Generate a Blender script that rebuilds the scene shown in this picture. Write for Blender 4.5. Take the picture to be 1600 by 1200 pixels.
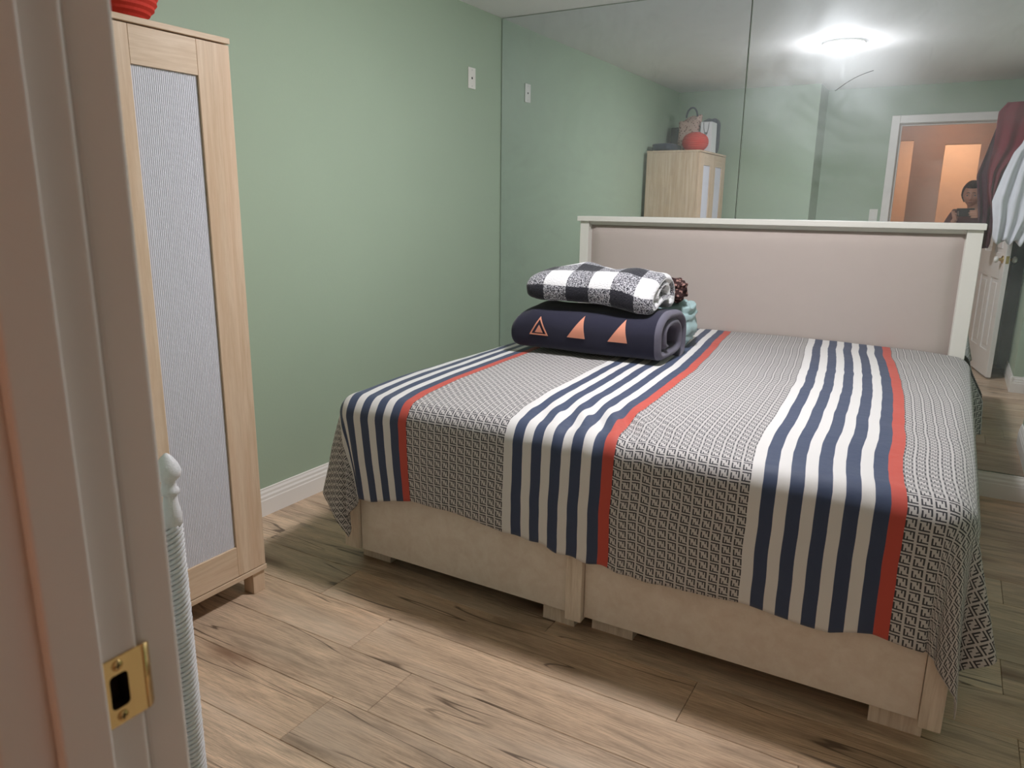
import bpy, bmesh, math, random
from mathutils import Vector, Matrix, noise

for o in list(bpy.data.objects):
    bpy.data.objects.remove(o)
SC = bpy.context.scene
COL = SC.collection
PI = math.pi
rnd = random.Random(7)

# ------------------------------------------------------------------ camera, world, exposure
CAM = Vector((2.4511, -4.0421, 1.3288))
RX, RY, RZ, FPX = -0.2360, 0.0121, 0.5267, 1163.33


def cam_axes():
    fwd = Vector((-math.sin(RZ) * math.cos(RX), math.cos(RZ) * math.cos(RX), math.sin(RX)))
    right = Vector((math.cos(RZ), math.sin(RZ), 0))
    up = right.cross(fwd)
    c, s = math.cos(RY), math.sin(RY)
    return c * right + s * up, -s * right + c * up, fwd


CR, CU, CF = cam_axes()
cd = bpy.data.cameras.new('camera')
cd.sensor_fit = 'HORIZONTAL'
cd.sensor_width = 36.0
cd.lens = FPX / 1600 * 36.0
cd.clip_start = 0.005
cd.dof.use_dof = True
cd.dof.focus_distance = 3.0
cd.dof.aperture_fstop = 8.5
cam = bpy.data.objects.new('camera', cd)
COL.objects.link(cam)
M3 = Matrix((CR, CU, -CF)).transposed()
cam.matrix_world = Matrix.Translation(CAM) @ M3.to_4x4()
SC.camera = cam

w = bpy.data.worlds.new('world')
SC.world = w
w.use_nodes = True
w.node_tree.nodes['Background'].inputs[0].default_value = (0.35, 0.33, 0.31, 1)
w.node_tree.nodes['Background'].inputs[1].default_value = 0.03

SC.view_settings.view_transform = 'Standard'
SC.view_settings.look = 'None'
SC.view_settings.gamma = 1.0
SC.view_settings.exposure = 0.0
SC.view_settings.use_curve_mapping = False

LAMP_COL = (0.99, 0.96, 0.99)
LAMP_STRENGTH = 265.0
HALL_COL = (1.0, 0.60, 0.38)
HALL_WATTS = 90.0
H = 2.389          # ceiling height
YB = -3.718        # wall with the doorway (room side)
YH = -3.833        # the same wall, hall side
YL = -3.29        # nearer part of that wall, behind the wardrobe
XJ = 1.904         # left jamb face
XHINGE = 2.665     # right jamb face


# ------------------------------------------------------------------ helpers
def srgb(r, g, b):
    f = lambda c: (c / 255 / 12.92) if c / 255 <= 0.04045 else ((c / 255 + 0.055) / 1.055) ** 2.4
    return (f(r), f(g), f(b), 1)


def link(o, parent=None):
    COL.objects.link(o)
    if parent is not None:
        o.parent = parent
    return o


def tag(o, label=None, cat=None, group=None, kind=None):
    if label: o['label'] = label
    if cat: o['category'] = cat
    if group: o['group'] = group
    if kind: o['kind'] = kind
    return o


def empty(name, loc=(0, 0, 0), rz=0.0):
    o = bpy.data.objects.new(name, None)
    o.empty_display_size = 0.1
    o.location = loc
    o.rotation_euler = (0, 0, rz)
    return link(o)


def world_child(o, root):
    """parent o to root keeping o's coordinates in the root's frame (built in world coordinates)"""
    o.parent = root
    o.matrix_parent_inverse = Matrix.LocRotScale(root.location, root.rotation_euler, None).inverted()
    return o


def sub_of(o, part, root):
    """make o a sub-part of part (both built in world coordinates)"""
    o.parent = part
    pm = Matrix.LocRotScale(root.location, root.rotation_euler, None) @ part.matrix_parent_inverse @ part.matrix_basis
    o.matrix_parent_inverse = pm.inverted()
    return o


def from_bm(name, bm, mats, parent=None, smooth=False, recalc=True):
    if recalc:
        bmesh.ops.recalc_face_normals(bm, faces=bm.faces[:])
    me = bpy.data.meshes.new(name)
    bm.to_mesh(me)
    bm.free()
    if not isinstance(mats, (list, tuple)):
        mats = [mats]
    for m in mats:
        me.materials.append(m)
    if smooth:
        for p in me.polygons:
            p.use_smooth = True
    o = bpy.data.objects.new(name, me)
    COL.objects.link(o)
    if parent is not None:
        world_child(o, parent)
    return o


def add_box(bm, lo, hi, bev=0.0, seg=2):
    r = bmesh.ops.create_cube(bm, size=1.0)
    vs = r['verts']
    lo, hi = Vector(lo), Vector(hi)
    c, s = (lo + hi) / 2, hi - lo
    for v in vs:
        v.co = Vector((v.co.x * s.x, v.co.y * s.y, v.co.z * s.z)) + c
    if bev > 0:
        es = list({e for v in vs for e in v.link_edges})
        bmesh.ops.bevel(bm, geom=es, offset=bev, segments=seg, profile=0.5, affect='EDGES')
    return bm


def box(name, lo, hi, mat, parent=None, bev=0.002, seg=2):
    bm = bmesh.new()
    add_box(bm, lo, hi, bev, seg)
    return from_bm(name, bm, mat, parent)


def quad_mesh(name, grid, mat, parent=None, closed_u=False, closed_v=False, uvs=None, smooth=True, caps=False, matfn=None):
    """grid[i][j] -> Vector; i = rows (v), j = columns (u)"""
    bm = bmesh.new()
    rows = [[bm.verts.new(p) for p in r] for r in grid]
    nr, nc = len(rows), len(rows[0])
    uvl = bm.loops.layers.uv.new('UVMap') if uvs else None
    for i in range(nr if closed_v else nr - 1):
        for j in range(nc if closed_u else nc - 1):
            i2, j2 = (i + 1) % nr, (j + 1) % nc
            f = bm.faces.new((rows[i][j], rows[i][j2], rows[i2][j2], rows[i2][j]))
            f.smooth = smooth
            if matfn: f.material_index = matfn(i, j)
            if uvl:
                for l, (a, b) in zip(f.loops, ((i, j), (i, j + 1), (i + 1, j + 1), (i + 1, j))):
                    l[uvl].uv = uvs(a, b)
    if caps and closed_u:
        for k, r in ((0, rows[0]), (1, rows[-1])):
            try:
                f = bm.faces.new(r if k else list(reversed(r)))
                if matfn: f.material_index = matfn(0 if k == 0 else nr - 2, 0)
            except ValueError:
                pass
    return from_bm(name, bm, mat, parent, recalc=True)


def lathe(name, prof, mat, parent=None, loc=(0, 0, 0), axis='z', n=32, smooth=True):
    """prof: list of (r, h)"""
    grid = []
    for r, h in prof:
        row = []
        for k in range(n):
            a = 2 * PI * k / n
            x, y = r * math.cos(a), r * math.sin(a)
            p = {'z': (x, y, h), 'y': (x, h, y), 'x': (h, x, y)}[axis]
            row.append(Vector(p) + Vector(loc))
        grid.append(row)
    return quad_mesh(name, grid, mat, parent, closed_u=True, caps=True, smooth=smooth)


def tube(name, pts, r, mat, parent=None, n=8, closed=False):
    pts = [Vector(p) for p in pts]
    grid = []
    prev = None
    for i, p in enumerate(pts):
        a = pts[max(i - 1, 0)] if not closed else pts[i - 1]
        b = pts[min(i + 1, len(pts) - 1)] if not closed else pts[(i + 1) % len(pts)]
        t = (b - a).normalized()
        up = Vector((0, 0, 1)) if abs(t.z) < 0.9 else Vector((1, 0, 0))
        s = t.cross(up).normalized() if prev is None else (prev - t * prev.dot(t)).normalized()
        prev = s
        u = s.cross(t)
        rr = r(i / max(len(pts) - 1, 1)) if callable(r) else r
        grid.append([p + (s * math.cos(2 * PI * k / n) + u * math.sin(2 * PI * k / n)) * rr for k in range(n)])
    return quad_mesh(name, grid, mat, parent, closed_u=True, closed_v=closed, caps=not closed)


def nz(x, y=0.0, z=0.0):
    return noise.noise(Vector((x, y, z)))


def lerp(a, b, t):
    return a + (b - a) * t


def interp(tab, x):
    if x <= tab[0][0]: return tab[0][1]
    for (x0, y0), (x1, y1) in zip(tab, tab[1:]):
        if x <= x1:
            t = (x - x0) / (x1 - x0)
            return lerp(y0, y1, t)
    return tab[-1][1]


def sstep(a, b, x):
    t = min(max((x - a) / (b - a), 0), 1)
    return t * t * (3 - 2 * t)


# ------------------------------------------------------------------ materials
class NT:
    def __init__(self, name):
        self.m = bpy.data.materials.new(name)
        self.m.use_nodes = True
        self.t = self.m.node_tree
        self.p = self.t.nodes['Principled BSDF']
        self.out = self.t.nodes['Material Output']

    def n(self, typ, **kw):
        nd = self.t.nodes.new(typ)
        for k, v in kw.items():
            setattr(nd, k, v)
        return nd

    def l(self, a, b):
        self.t.links.new(a, b)

    def math(self, op, a, b=None, clamp=False):
        nd = self.n('ShaderNodeMath', operation=op)
        nd.use_clamp = clamp
        for i, v in enumerate((a, b)):
            if v is None: continue
            if isinstance(v, (int, float)): nd.inputs[i].default_value = v
            else: self.l(v, nd.inputs[i])
        return nd.outputs[0]

    def mix(self, fac, a, b, blend='MIX'):
        nd = self.n('ShaderNodeMix', data_type='RGBA', blend_type=blend)
        if isinstance(fac, (int, float)): nd.inputs[0].default_value = fac
        else: self.l(fac, nd.inputs[0])
        for i, v in ((6, a), (7, b)):
            if isinstance(v, tuple): nd.inputs[i].default_value = v
            else: self.l(v, nd.inputs[i])
        return nd.outputs[2]

    def coord(self, which='Object', scale=(1, 1, 1), loc=(0, 0, 0), rot=(0, 0, 0)):
        tc = self.n('ShaderNodeTexCoord')
        mp = self.n('ShaderNodeMapping')
        mp.inputs['Scale'].default_value = scale
        mp.inputs['Location'].default_value = loc
        mp.inputs['Rotation'].default_value = rot
        self.l(tc.outputs[which], mp.inputs[0])
        return mp.outputs[0]

    def noise(self, vec, scale=5.0, detail=4.0, rough=0.5, dist=0.0):
        nd = self.n('ShaderNodeTexNoise')
        nd.inputs['Scale'].default_value = scale
        nd.inputs['Detail'].default_value = detail
        nd.inputs['Roughness'].default_value = rough
        nd.inputs['Distortion'].default_value = dist
        self.l(vec, nd.inputs['Vector'])
        return nd.outputs['Fac']

    def ramp(self, fac, stops):
        nd = self.n('ShaderNodeValToRGB')
        el = nd.color_ramp.elements
        while len(el) < len(stops): el.new(0.5)
        for e, (p, c) in zip(el, stops):
            e.position = p
            e.color = c if isinstance(c, tuple) else (c, c, c, 1)
        self.l(fac, nd.inputs[0])
        return nd.outputs[0]

    def bump(self, h, strength=0.2, dist=0.01):
        nd = self.n('ShaderNodeBump')
        nd.inputs['Strength'].default_value = strength
        nd.inputs['Distance'].default_value = dist
        self.l(h, nd.inputs['Height'])
        self.l(nd.outputs[0], self.p.inputs['Normal'])

    def base(self, c, rough=0.6, metal=0.0, spec=0.5):
        if isinstance(c, tuple): self.p.inputs['Base Color'].default_value = c
        else: self.l(c, self.p.inputs['Base Color'])
        if isinstance(rough, (int, float)): self.p.inputs['Roughness'].default_value = rough
        else: self.l(rough, self.p.inputs['Roughness'])
        self.p.inputs['Metallic'].default_value = metal
        self.p.inputs['Specular IOR Level'].default_value = spec
        return self


def paint(name, c, rough=0.55, var=0.04, bump=0.08, scale=60, spec=0.4):
    k = NT(name)
    v = k.coord()
    n1 = k.noise(v, 2.5, 3)
    dark = tuple(x * (1 - var) for x in c[:3]) + (1,)
    lite = tuple(min(1, x * (1 + var)) for x in c[:3]) + (1,)
    k.base(k.mix(n1, dark, lite), rough, 0, spec)
    if bump: k.bump(k.noise(v, scale, 3), bump, 0.003)
    return k.m


def plain(name, c, rough=0.5, metal=0.0, spec=0.5):
    return NT(name).base(c, rough, metal, spec).m


def fabric(name, c, rough=0.9, var=0.12, scale=900, bump=0.25, c2=None):
    k = NT(name)
    v = k.coord()
    n1 = k.noise(v, 14, 4)
    d = c2 or tuple(x * (1 - var) for x in c[:3]) + (1,)
    k.base(k.mix(n1, d, c), rough, 0, 0.15)
    k.p.inputs['Sheen Weight'].default_value = 0.15
    k.bump(k.noise(v, scale, 2), bump, 0.002)
    return k.m


def wood(name, c1, c2, scale=(1, 1, 1), rough=0.5, grain=18, c3=None):
    """grain runs along the axis with the smallest scale"""
    k = NT(name)
    v = k.coord('Object', scale)
    n1 = k.noise(v, grain, 5, 0.6, 0.6)
    n2 = k.noise(v, grain * 4, 4, 0.7)
    f = k.math('ADD', k.math('MULTIPLY', n1, 0.7), k.math('MULTIPLY', n2, 0.3))
    col = k.ramp(f, [(0.35, c1), (0.62, c2)])
    if c3:
        col = k.mix(k.ramp(k.noise(v, grain * .3, 3), [(0.5, 0.0), (0.8, 0.6)]), col, c3)
    k.base(col, rough, 0, 0.35)
    k.bump(n2, 0.06, 0.002)
    return k.m


M = {}
M['green'] = paint('sage_wall_paint', srgb(166, 184, 162), 0.5, 0.03, 0.10, 90, 0.35)
M['ceil'] = paint('ceiling_paint', srgb(244, 244, 243), 0.8, 0.02, 0.12, 70)
M['trim'] = paint('white_trim_paint', srgb(236, 233, 228), 0.35, 0.02, 0.03, 40)
M['hall'] = paint('hall_paint', srgb(226, 208, 190), 0.6, 0.03, 0.1, 80)
M['bedwhite'] = wood('whitewashed_wood', srgb(222, 208, 194), srgb(234, 224, 212), (3, 3, 3), 0.45, 5)
M['bedpost'] = wood('pale_pine', srgb(206, 190, 172), srgb(233, 221, 206), (14, 14, 1.2), 0.45, 4)
M['headwhite'] = paint('white_lacquer', srgb(233, 231, 224), 0.4, 0.02, 0.02, 30)
M['birch_v'] = wood('birch_upright', srgb(204, 176, 146), srgb(226, 203, 178), (12, 12, 0.7), 0.45, 4, srgb(214, 178, 146))
M['birch_h'] = wood('birch_rail', srgb(204, 176, 146), srgb(226, 203, 178), (12, 0.7, 12), 0.45, 4, srgb(216, 182, 150))
M['brass'] = NT('polished_brass').base(srgb(222, 192, 132), 0.26, 1.0).m
M['holeshade'] = plain('recess_shade', srgb(38, 24, 18), 0.9)  # dark brown stands in for the shade inside holes and slots
M['steel'] = NT('brushed_steel').base(srgb(190, 190, 188), 0.35, 1.0).m
M['blackmat'] = plain('black_plastic', srgb(28, 28, 30), 0.4)
M['gap'] = plain('dark_joint', srgb(40, 34, 30), 0.9)


def floor_mat(i):
    k = NT('oak_laminate_%d' % i)
    oi = k.n('ShaderNodeObjectInfo')
    tc = k.n('ShaderNodeTexCoord')
    rv = k.n('ShaderNodeCombineXYZ')
    r1 = k.math('MULTIPLY', oi.outputs['Random'], 41.0)
    k.l(r1, rv.inputs[0])
    k.l(k.math('MULTIPLY', oi.outputs['Random'], 23.0 + i), rv.inputs[1])
    ad = k.n('ShaderNodeVectorMath', operation='ADD')
    k.l(tc.outputs['Object'], ad.inputs[0])
    k.l(rv.outputs[0], ad.inputs[1])

    def co(sx, sy):
        mp = k.n('ShaderNodeMapping')
        mp.inputs['Scale'].default_value = (sx, sy, 1)
        k.l(ad.outputs[0], mp.inputs[0])
        return mp.outputs[0]
    tint = [srgb(194, 167, 140), srgb(183, 156, 130), srgb(204, 178, 151), srgb(188, 163, 138)][i % 4]
    dark = tuple(x * 0.55 for x in tint[:3]) + (1,)
    lite = tuple(min(1, x * 1.35) for x in tint[:3]) + (1,)
    fig = k.noise(co(.9, 8), 1.8, 5, 0.6, 1.3)
    # cathedral rings: bands of a slow noise
    slow = k.noise(co(.55, 4.2), 1.3, 2, 0.4, 0.4)
    rings = k.math('FRACT', k.math('MULTIPLY', slow, 22.0))
    rings = k.ramp(rings, [(0.0, 0.0), (0.45, 0.32), (0.55, 0.30), (1.0, 0.0)])
    fine = k.noise(co(5, 120), 2.0, 4, 0.75)
    col = k.ramp(fig, [(0.30, dark), (0.46, tint), (0.66, lite)])
    col = k.mix(k.math('MULTIPLY', rings, 0.55), col, lite)
    col = k.mix(k.ramp(fine, [(0.40, 0.60), (0.56, 0.0)]), col, tuple(x * 0.50 for x in tint[:3]) + (1,))
    col = k.mix(k.ramp(k.noise(co(1.2, 5), 1.1, 3), [(0.52, 0.0), (0.75, 0.45)]), col, srgb(222, 202, 180))
    # knots: soft brown ovals
    kn = k.n('ShaderNodeTexVoronoi', feature='F1')
    kn.inputs['Scale'].default_value = 1.0
    k.l(co(1.7, 6.0), kn.inputs['Vector'])
    wp = k.noise(co(4, 9), 1.4, 2, 0.5)
    kd = k.math('ADD', kn.outputs['Distance'], k.math('MULTIPLY', k.math('SUBTRACT', wp, 0.5), 0.12))
    col = k.mix(k.ramp(kd, [(0.03, 0.9), (0.12, 0.5), (0.28, 0.0)]), col, srgb(112, 78, 56))
    # thin dark splits running with the grain
    cr = k.noise(co(.75, 9), 1.25, 2, 0.45, 0.25)
    line = k.math('ABSOLUTE', k.math('SUBTRACT', cr, 0.47))
    sel = k.ramp(k.noise(co(1.3, 3.2), 1.6, 1), [(0.50, 0.0), (0.56, 1.0)])
    crack = k.math('MULTIPLY', k.ramp(line, [(0.004, 1.0), (0.010, 0.0)]), sel)
    col = k.mix(k.math('MULTIPLY', crack, 0.75), col, srgb(56, 38, 28))
    tone = k.math('ADD', k.math('MULTIPLY', oi.outputs['Random'], 0.22), 0.90)
    hs = k.n('ShaderNodeHueSaturation')
    k.l(tone, hs.inputs['Value'])
    k.l(col, hs.inputs['Color'])
    k.base(hs.outputs[0], 0.38, 0, 0.4)
    k.bump(k.math('SUBTRACT', fine, k.math('MULTIPLY', crack, 0.6)), 0.12, 0.002)
    return k.m


M['floor'] = [floor_mat(i) for i in range(4)]


def mirror_mat():
    k = NT('smudged_mirror')
    k.base((0.81, 0.84, 0.86, 1), 0.0, 1.0)
    g = k.n('ShaderNodeBsdfGlossy')
    g.inputs['Color'].default_value = (0.80, 0.87, 0.90, 1)
    g.inputs['Roughness'].default_value = 0.34
    v = k.coord()
    n1 = k.noise(v, 1.6, 5, 0.6, 0.8)
    n2 = k.noise(k.coord('Object', (1, 1, 1), (3, 0, 2), (0, 0.6, 0)), 7.0, 6, 0.7, 1.5)
    f = k.math('ADD', k.ramp(n1, [(0.35, 0.06), (0.75, 0.26)]), k.ramp(n2, [(0.55, 0.0), (0.8, 0.08)]))
    d = k.n('ShaderNodeBsdfDiffuse')
    d.inputs['Color'].default_value = (0.55, 0.60, 0.62, 1)
    mx2 = k.n('ShaderNodeMixShader')
    k.l(g.outputs[0], mx2.inputs[1])
    k.l(d.outputs[0], mx2.inputs[2])
    mx2.inputs[0].default_value = 0.35
    mx = k.n('ShaderNodeMixShader')
    k.l(f, mx.inputs[0])
    k.l(k.p.outputs[0], mx.inputs[1])
    k.l(mx2.outputs[0], mx.inputs[2])
    k.l(mx.outputs[0], k.out.inputs[0])
    return k.m


M['mirror'] = mirror_mat()


def cover_mat():
    """bedspread: bands of navy/white stripes, a red stripe and an interlocking two-letter monogram; UV.x = metres across, UV.y = metres along"""
    k = NT('printed_bedspread')
    tc = k.n('ShaderNodeTexCoord')
    sp = k.n('ShaderNodeSeparateXYZ')
    k.l(tc.outputs['UV'], sp.inputs[0])
    u0, v0 = sp.outputs[0], sp.outputs[1]
    P = 0.7565
    # period starts at the first white stripe
    ph = k.math('MULTIPLY', k.math('FRACT', k.math('DIVIDE', k.math('SUBTRACT', u0, 1.309 - 3 * P), P)), P)
    ph = k.math('ADD', ph, k.math('MULTIPLY', k.math('GREATER_THAN', u0, 1.309 + 2 * P), P))
    # stripes 0..0.334 alternate white/navy in 0.0334+0.0366, red 0.334..0.369, monogram after that
    pair = 0.0668
    st = k.math('FRACT', k.math('DIVIDE', ph, pair))
    navy = k.math('GREATER_THAN', st, 0.47)
    stripecol = k.mix(navy, srgb(219, 217, 216), srgb(58, 70, 98))
    red = k.math('GREATER_THAN', ph, 0.334)
    c1 = k.mix(red, stripecol, srgb(190, 78, 66))
    # monogram
    CU_, CV_ = 0.0303, 0.0305
    uu = k.math('DIVIDE', k.math('SUBTRACT', ph, 0.369), CU_)
    fu = k.math('DIVIDE', k.math('FRACT', uu), 0.80)
    fv = k.math('DIVIDE', k.math('FRACT', k.math('DIVIDE', v0, CV_)), 0.86)

    def rect(x0, x1, y0, y1):
        a = k.math('MULTIPLY', k.math('GREATER_THAN', fu, x0), k.math('LESS_THAN', fu, x1))
        b = k.math('MULTIPLY', k.math('GREATER_THAN', fv, y0), k.math('LESS_THAN', fv, y1))
        return k.math('MULTIPLY', a, b)
    half = [(0, 1, .86, 1), (.83, 1, .28, 1), (.56, .68, .58, 1)]
    rs = half + [(1 - b, 1 - a, 1 - d, 1 - c) for a, b, c, d in half]
    acc = None
    for r in rs:
        q = rect(*r)
        acc = q if acc is None else k.math('MAXIMUM', acc, q)
    ffc = k.mix(acc, srgb(194, 190, 189), srgb(57, 57, 63))
    isff = k.math('GREATER_THAN', ph, 0.369)
    col = k.mix(isff, c1, ffc)
    k.base(col, 0.62, 0, 0.3)
    k.p.inputs['Sheen Weight'].default_value = 0.2
    wv = k.noise(k.coord(), 26, 4)
    k.bump(wv, 0.25, 0.006)
    return k.m


M['cover'] = cover_mat()


def plaid_mat():
    k = NT('buffalo_check_fleece')
    tc = k.n('ShaderNodeTexCoord')
    sp = k.n('ShaderNodeSeparateXYZ')
    k.l(tc.outputs['UV'], sp.inputs[0])
    a = k.math('GREATER_THAN', k.math('FRACT', k.math('DIVIDE', sp.outputs[0], 0.21)), 0.5)
    b = k.math('GREATER_THAN', k.math('FRACT', k.math('DIVIDE', sp.outputs[1], 0.16)), 0.5)
    s = k.math('ADD', a, b)
    sn = k.noise(k.coord('Object', (1, 1, 1)), 210, 2, 0.5)
    speck = k.ramp(sn, [(0.46, srgb(52, 52, 60)), (0.56, srgb(190, 190, 196))])
    white = srgb(226, 226, 228)
    dark = srgb(44, 44, 52)
    c = k.mix(k.math('GREATER_THAN', s, 0.5), white, speck)
    c = k.mix(k.math('GREATER_THAN', s, 1.5), c, dark)
    k.base(c, 0.95, 0, 0.1)
    k.p.inputs['Sheen Weight'].default_value = 0.3
    k.bump(k.noise(k.coord(), 160, 3), 0.8, 0.006)
    return k.m


M['plaid'] = plaid_mat()
M['navy'] = fabric('navy_quilt', srgb(44, 44, 60), 0.9, 0.15, 500, 0.2)
M['quiltgrey'] = fabric('grey_quilt_lining', srgb(104, 102, 116), 0.9, 0.15, 300, 0.4)
M['peach'] = fabric('peach_applique', srgb(222, 150, 124), 0.8, 0.08, 600, 0.15)
M['teal'] = fabric('pale_teal_fleece', srgb(170, 198, 200), 0.95, 0.12, 250, 0.4)
M['upholstery'] = fabric('taupe_velvet', srgb(194, 182, 176), 0.85, 0.05, 700, 0.15)
M['dkgrey'] = fabric('charcoal_fabric', srgb(52, 54, 56), 0.9, 0.3, 200, 0.3)


def leopard(name, a, b):
    k = NT(name)
    vo = k.n('ShaderNodeTexVoronoi', feature='F1')
    vo.inputs['Scale'].default_value = 55
    k.l(k.coord(), vo.inputs['Vector'])
    c = k.ramp(vo.outputs['Distance'], [(0.28, a), (0.42, b)])
    k.base(c, 0.9, 0, 0.1)
    return k.m


# ------------------------------------------------------------------ room shell
# floor: every laminate plank is a part
floor = tag(empty('floor', (1.6, -2.0, 0)), 'light oak laminate floor of long planks with dark knots', 'floor', kind='structure')
sub = box('subfloor', (-0.15, -7.2, -0.06), (3.75, 0.1, -0.0135), M['gap'], floor, 0)
PW = 0.197
JOINT = {-2.93: 1.13, -2.73: 1.247, -2.533: 1.005, -2.335: 1.974}
row = 0
y0 = -2.335 + PW * 12
protos = {}
while y0 > -7.1:
    yhi = min(y0, 0.02)
    ylo = y0 - PW
    if ylo < 0.0:
        key = min(JOINT, key=lambda q: abs(q - ylo - 0.0))
        # joint positions read from the photograph where it shows them
        jx = None
        for q, x in ((-2.93, 1.13), (-2.73, 1.247), (-2.533, 1.005), (-2.335, 1.974)):
            if abs(q - ylo) < 0.05 and q == min((-2.93, -2.73, -2.533, -2.335), key=lambda z: abs(z - ylo)):
                jx = x
        if jx is None: jx = rnd.uniform(0.1, 1.3)
        L = 1.28
        start = jx - L * math.ceil((jx + 0.12) / L)
        x = start
        while x < 3.7:
            x0, x1 = max(x, -0.12), min(x + L, 3.72)
            if x1 - x0 > 0.03:
                bm = bmesh.new()
                cx, cy = (x0 + x1) / 2, (yhi + ylo) / 2
                dz = rnd.uniform(-0.0004, 0.0)
                add_box(bm, (x0 - cx + .0005, ylo - cy + .0006, -0.0125), (x1 - cx - .0005, yhi - cy - .0006, dz), 0.0013, 1)
                o = from_bm('plank', bm, M['floor'][rnd.randrange(4)])
                o.location = (cx, cy, 0)
                world_child(o, floor)
            x += L
    row += 1
    y0 -= PW

T = 0.1


def wall(name, label, lo, hi, mat):
    o = box(name, lo, hi, mat, None, 0)
    return tag(o, label, 'wall', kind='structure')


wall('wall_left', 'plain sage green wall behind the birch wardrobe', (-T, YL - T, 0), (0, 0.14, H), M['green'])
wall('wall_back', 'wall behind the large mirror panels', (0, 0.01, 0), (3.7, 0.01 + T, H), M['green'])
wall('wall_near_left', 'shallow sage green wall section behind the wardrobe, seen in the mirror', (0, YL - .6, 0), (1.274, YL, H), M['green'])
# doorway wall as one mesh with an opening
bm = bmesh.new()
add_box(bm, (1.274, YH, 0), (XJ - 0.02, YB, H))
add_box(bm, (XHINGE + 0.02, YH, 0), (3.62, YB, H))
add_box(bm, (XJ - 0.02, YH, 2.085), (XHINGE + 0.02, YB, H))
tag(from_bm('wall_door', bm, M['green']), 'sage green wall around the doorway, seen in the mirror', 'wall', kind='structure')
bm = bmesh.new()
add_box(bm, (2.93, -1.07, 0), (3.0, 0.01, H))
add_box(bm, (3.5, -2.58, 0), (3.6, -1.07, H))
add_box(bm, (2.96, -3.27, 0), (3.6, -2.58, H))
add_box(bm, (3.5, YH, 0), (3.6, -3.27, H))
add_box(bm, (3.0, -1.07, 0), (3.6, -1.0, H))
add_box(bm, (2.93, -2.58, 2.06), (3.5, -1.07, H))
tag(from_bm('wall_right', bm, M['green']), 'sage green wall right of the bed with an alcove', 'wall', kind='structure')
tag(box('ceiling', (-0.1, YH, H), (3.62, 0.11, H + 0.08), M['ceil'], None, 0), 'plain white bedroom ceiling with one round lamp', 'ceiling', kind='structure')

# baseboards with a moulded profile
BBP = [(0, 0), (.015, 0), (.015, .070), (.013, .074), (.013, .086), (.009, .094), (.009, .104), (.005, .113), (.005, .1195), (0, .1215)]


def baseboard(name, label, a, b, nrm):
    a, b, nrm = Vector(a), Vector(b), Vector(nrm)
    grid = [[p + nrm * d + Vector((0, 0, z)) for d, z in BBP] for p in (a, b)]
    o = quad_mesh(name, grid, M['trim'], None, closed_u=True, caps=True, smooth=False)
    return tag(o, label, 'baseboard', kind='structure')


baseboard('baseboard_left', 'white moulded baseboard along the green wall beside the wardrobe', (0, YL, 0), (0, -0.003, 0), (1, 0, 0))
baseboard('baseboard_back', 'white moulded baseboard under the mirror', (0.0, 0.0, 0), (2.93, 0.0, 0), (0, -1, 0))
baseboard('baseboard_right', 'white baseboard on the right wall by the mirror', (2.93, -1.07, 0), (2.93, -0.016, 0), (-1, 0, 0))
baseboard('baseboard_alcove', 'white baseboard on the wall corner near the open door', (2.96, -3.27, 0), (2.96, -2.566, 0), (-1, 0, 0))
baseboard('baseboard_alcove_end', 'white baseboard turning into the alcove', (2.946, -2.58, 0), (3.5, -2.58, 0), (0, 1, 0))
baseboard('baseboard_near', 'white baseboard beside the doorway', (1.29, YB, 0), (XJ - 0.075, YB, 0), (0, 1, 0))

# mirror panels
for i, (x0, x1, lab) in enumerate(((0.003, 1.4405, 'tall wall mirror panel beside the green wall, left of the seam'),
                                  (1.4435, 2.927, 'tall wall mirror panel right of the seam, reflecting the doorway'))):
    r = tag(empty('mirror_panel', ((x0 + x1) / 2, 0, .122)), lab, 'mirror', 'mirror panels over the bed')
    box('glass', (x0 + .0015, 0.0, .123), (x1 - .0015, 0.006, H - .004), M['mirror'], r, 0.0012, 1)
    box('backing', (x0, 0.0062, .122), (x1, 0.0095, H - .003), M['gap'], r, 0)
    if i == 1:
        pts = [(1.866 + .158 * t, -0.0006, 1.876 + .080 * t + .012 * math.sin(PI * t)) for t in [k / 12 for k in range(13)]]
        o = tube('scratch', pts, 0.0009, M['dkgrey'], r, 5)

# doorway frame
fr = tag(empty('trim_1', (XJ, (YB + YH) / 2, 0)), 'off-white door frame with a brass strike plate, close to the camera', 'door frame', kind='structure')
JT = 2.065


def jamb_profile(name, inner, sgn, parent):
    """vertical jamb board with rounded room-side edge; stop bead; inner = x of the face, sgn = +1 faces +x"""
    bm = bmesh.new()
    lo = (min(inner, inner - sgn * .02), YH, 0)
    hi = (max(inner, inner - sgn * .02), YB, JT + .02)
    add_box(bm, lo, hi, .006, 5)
    jb = from_bm(name, bm, M['trim'], parent, smooth=False)
    if sgn > 0:      # mortise behind the strike plate
        cut = box('cutter', (inner - .019, YB - .0320, .9365 - .018), (inner + .01, YB - .0110, .9365 + .018), M['trim'], None, 0)
        bo = jb.modifiers.new('b', 'BOOLEAN'); bo.operation = 'DIFFERENCE'; bo.object = cut; bo.solver = 'EXACT'
        bpy.context.view_layer.update()
        dg = bpy.context.evaluated_depsgraph_get()
        nm = bpy.data.meshes.new_from_object(jb.evaluated_get(dg))
        jb.modifiers.clear(); jb.data = nm
        bpy.data.objects.remove(cut)
    bm = bmesh.new()
    a, b = inner, inner + sgn * .011
    add_box(bm, (min(a, b), YB - .0755, 0), (max(a, b), YB - .0365, JT - .0), .003, 3)
    from_bm('door_stop', bm, M['trim'], parent)


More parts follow.
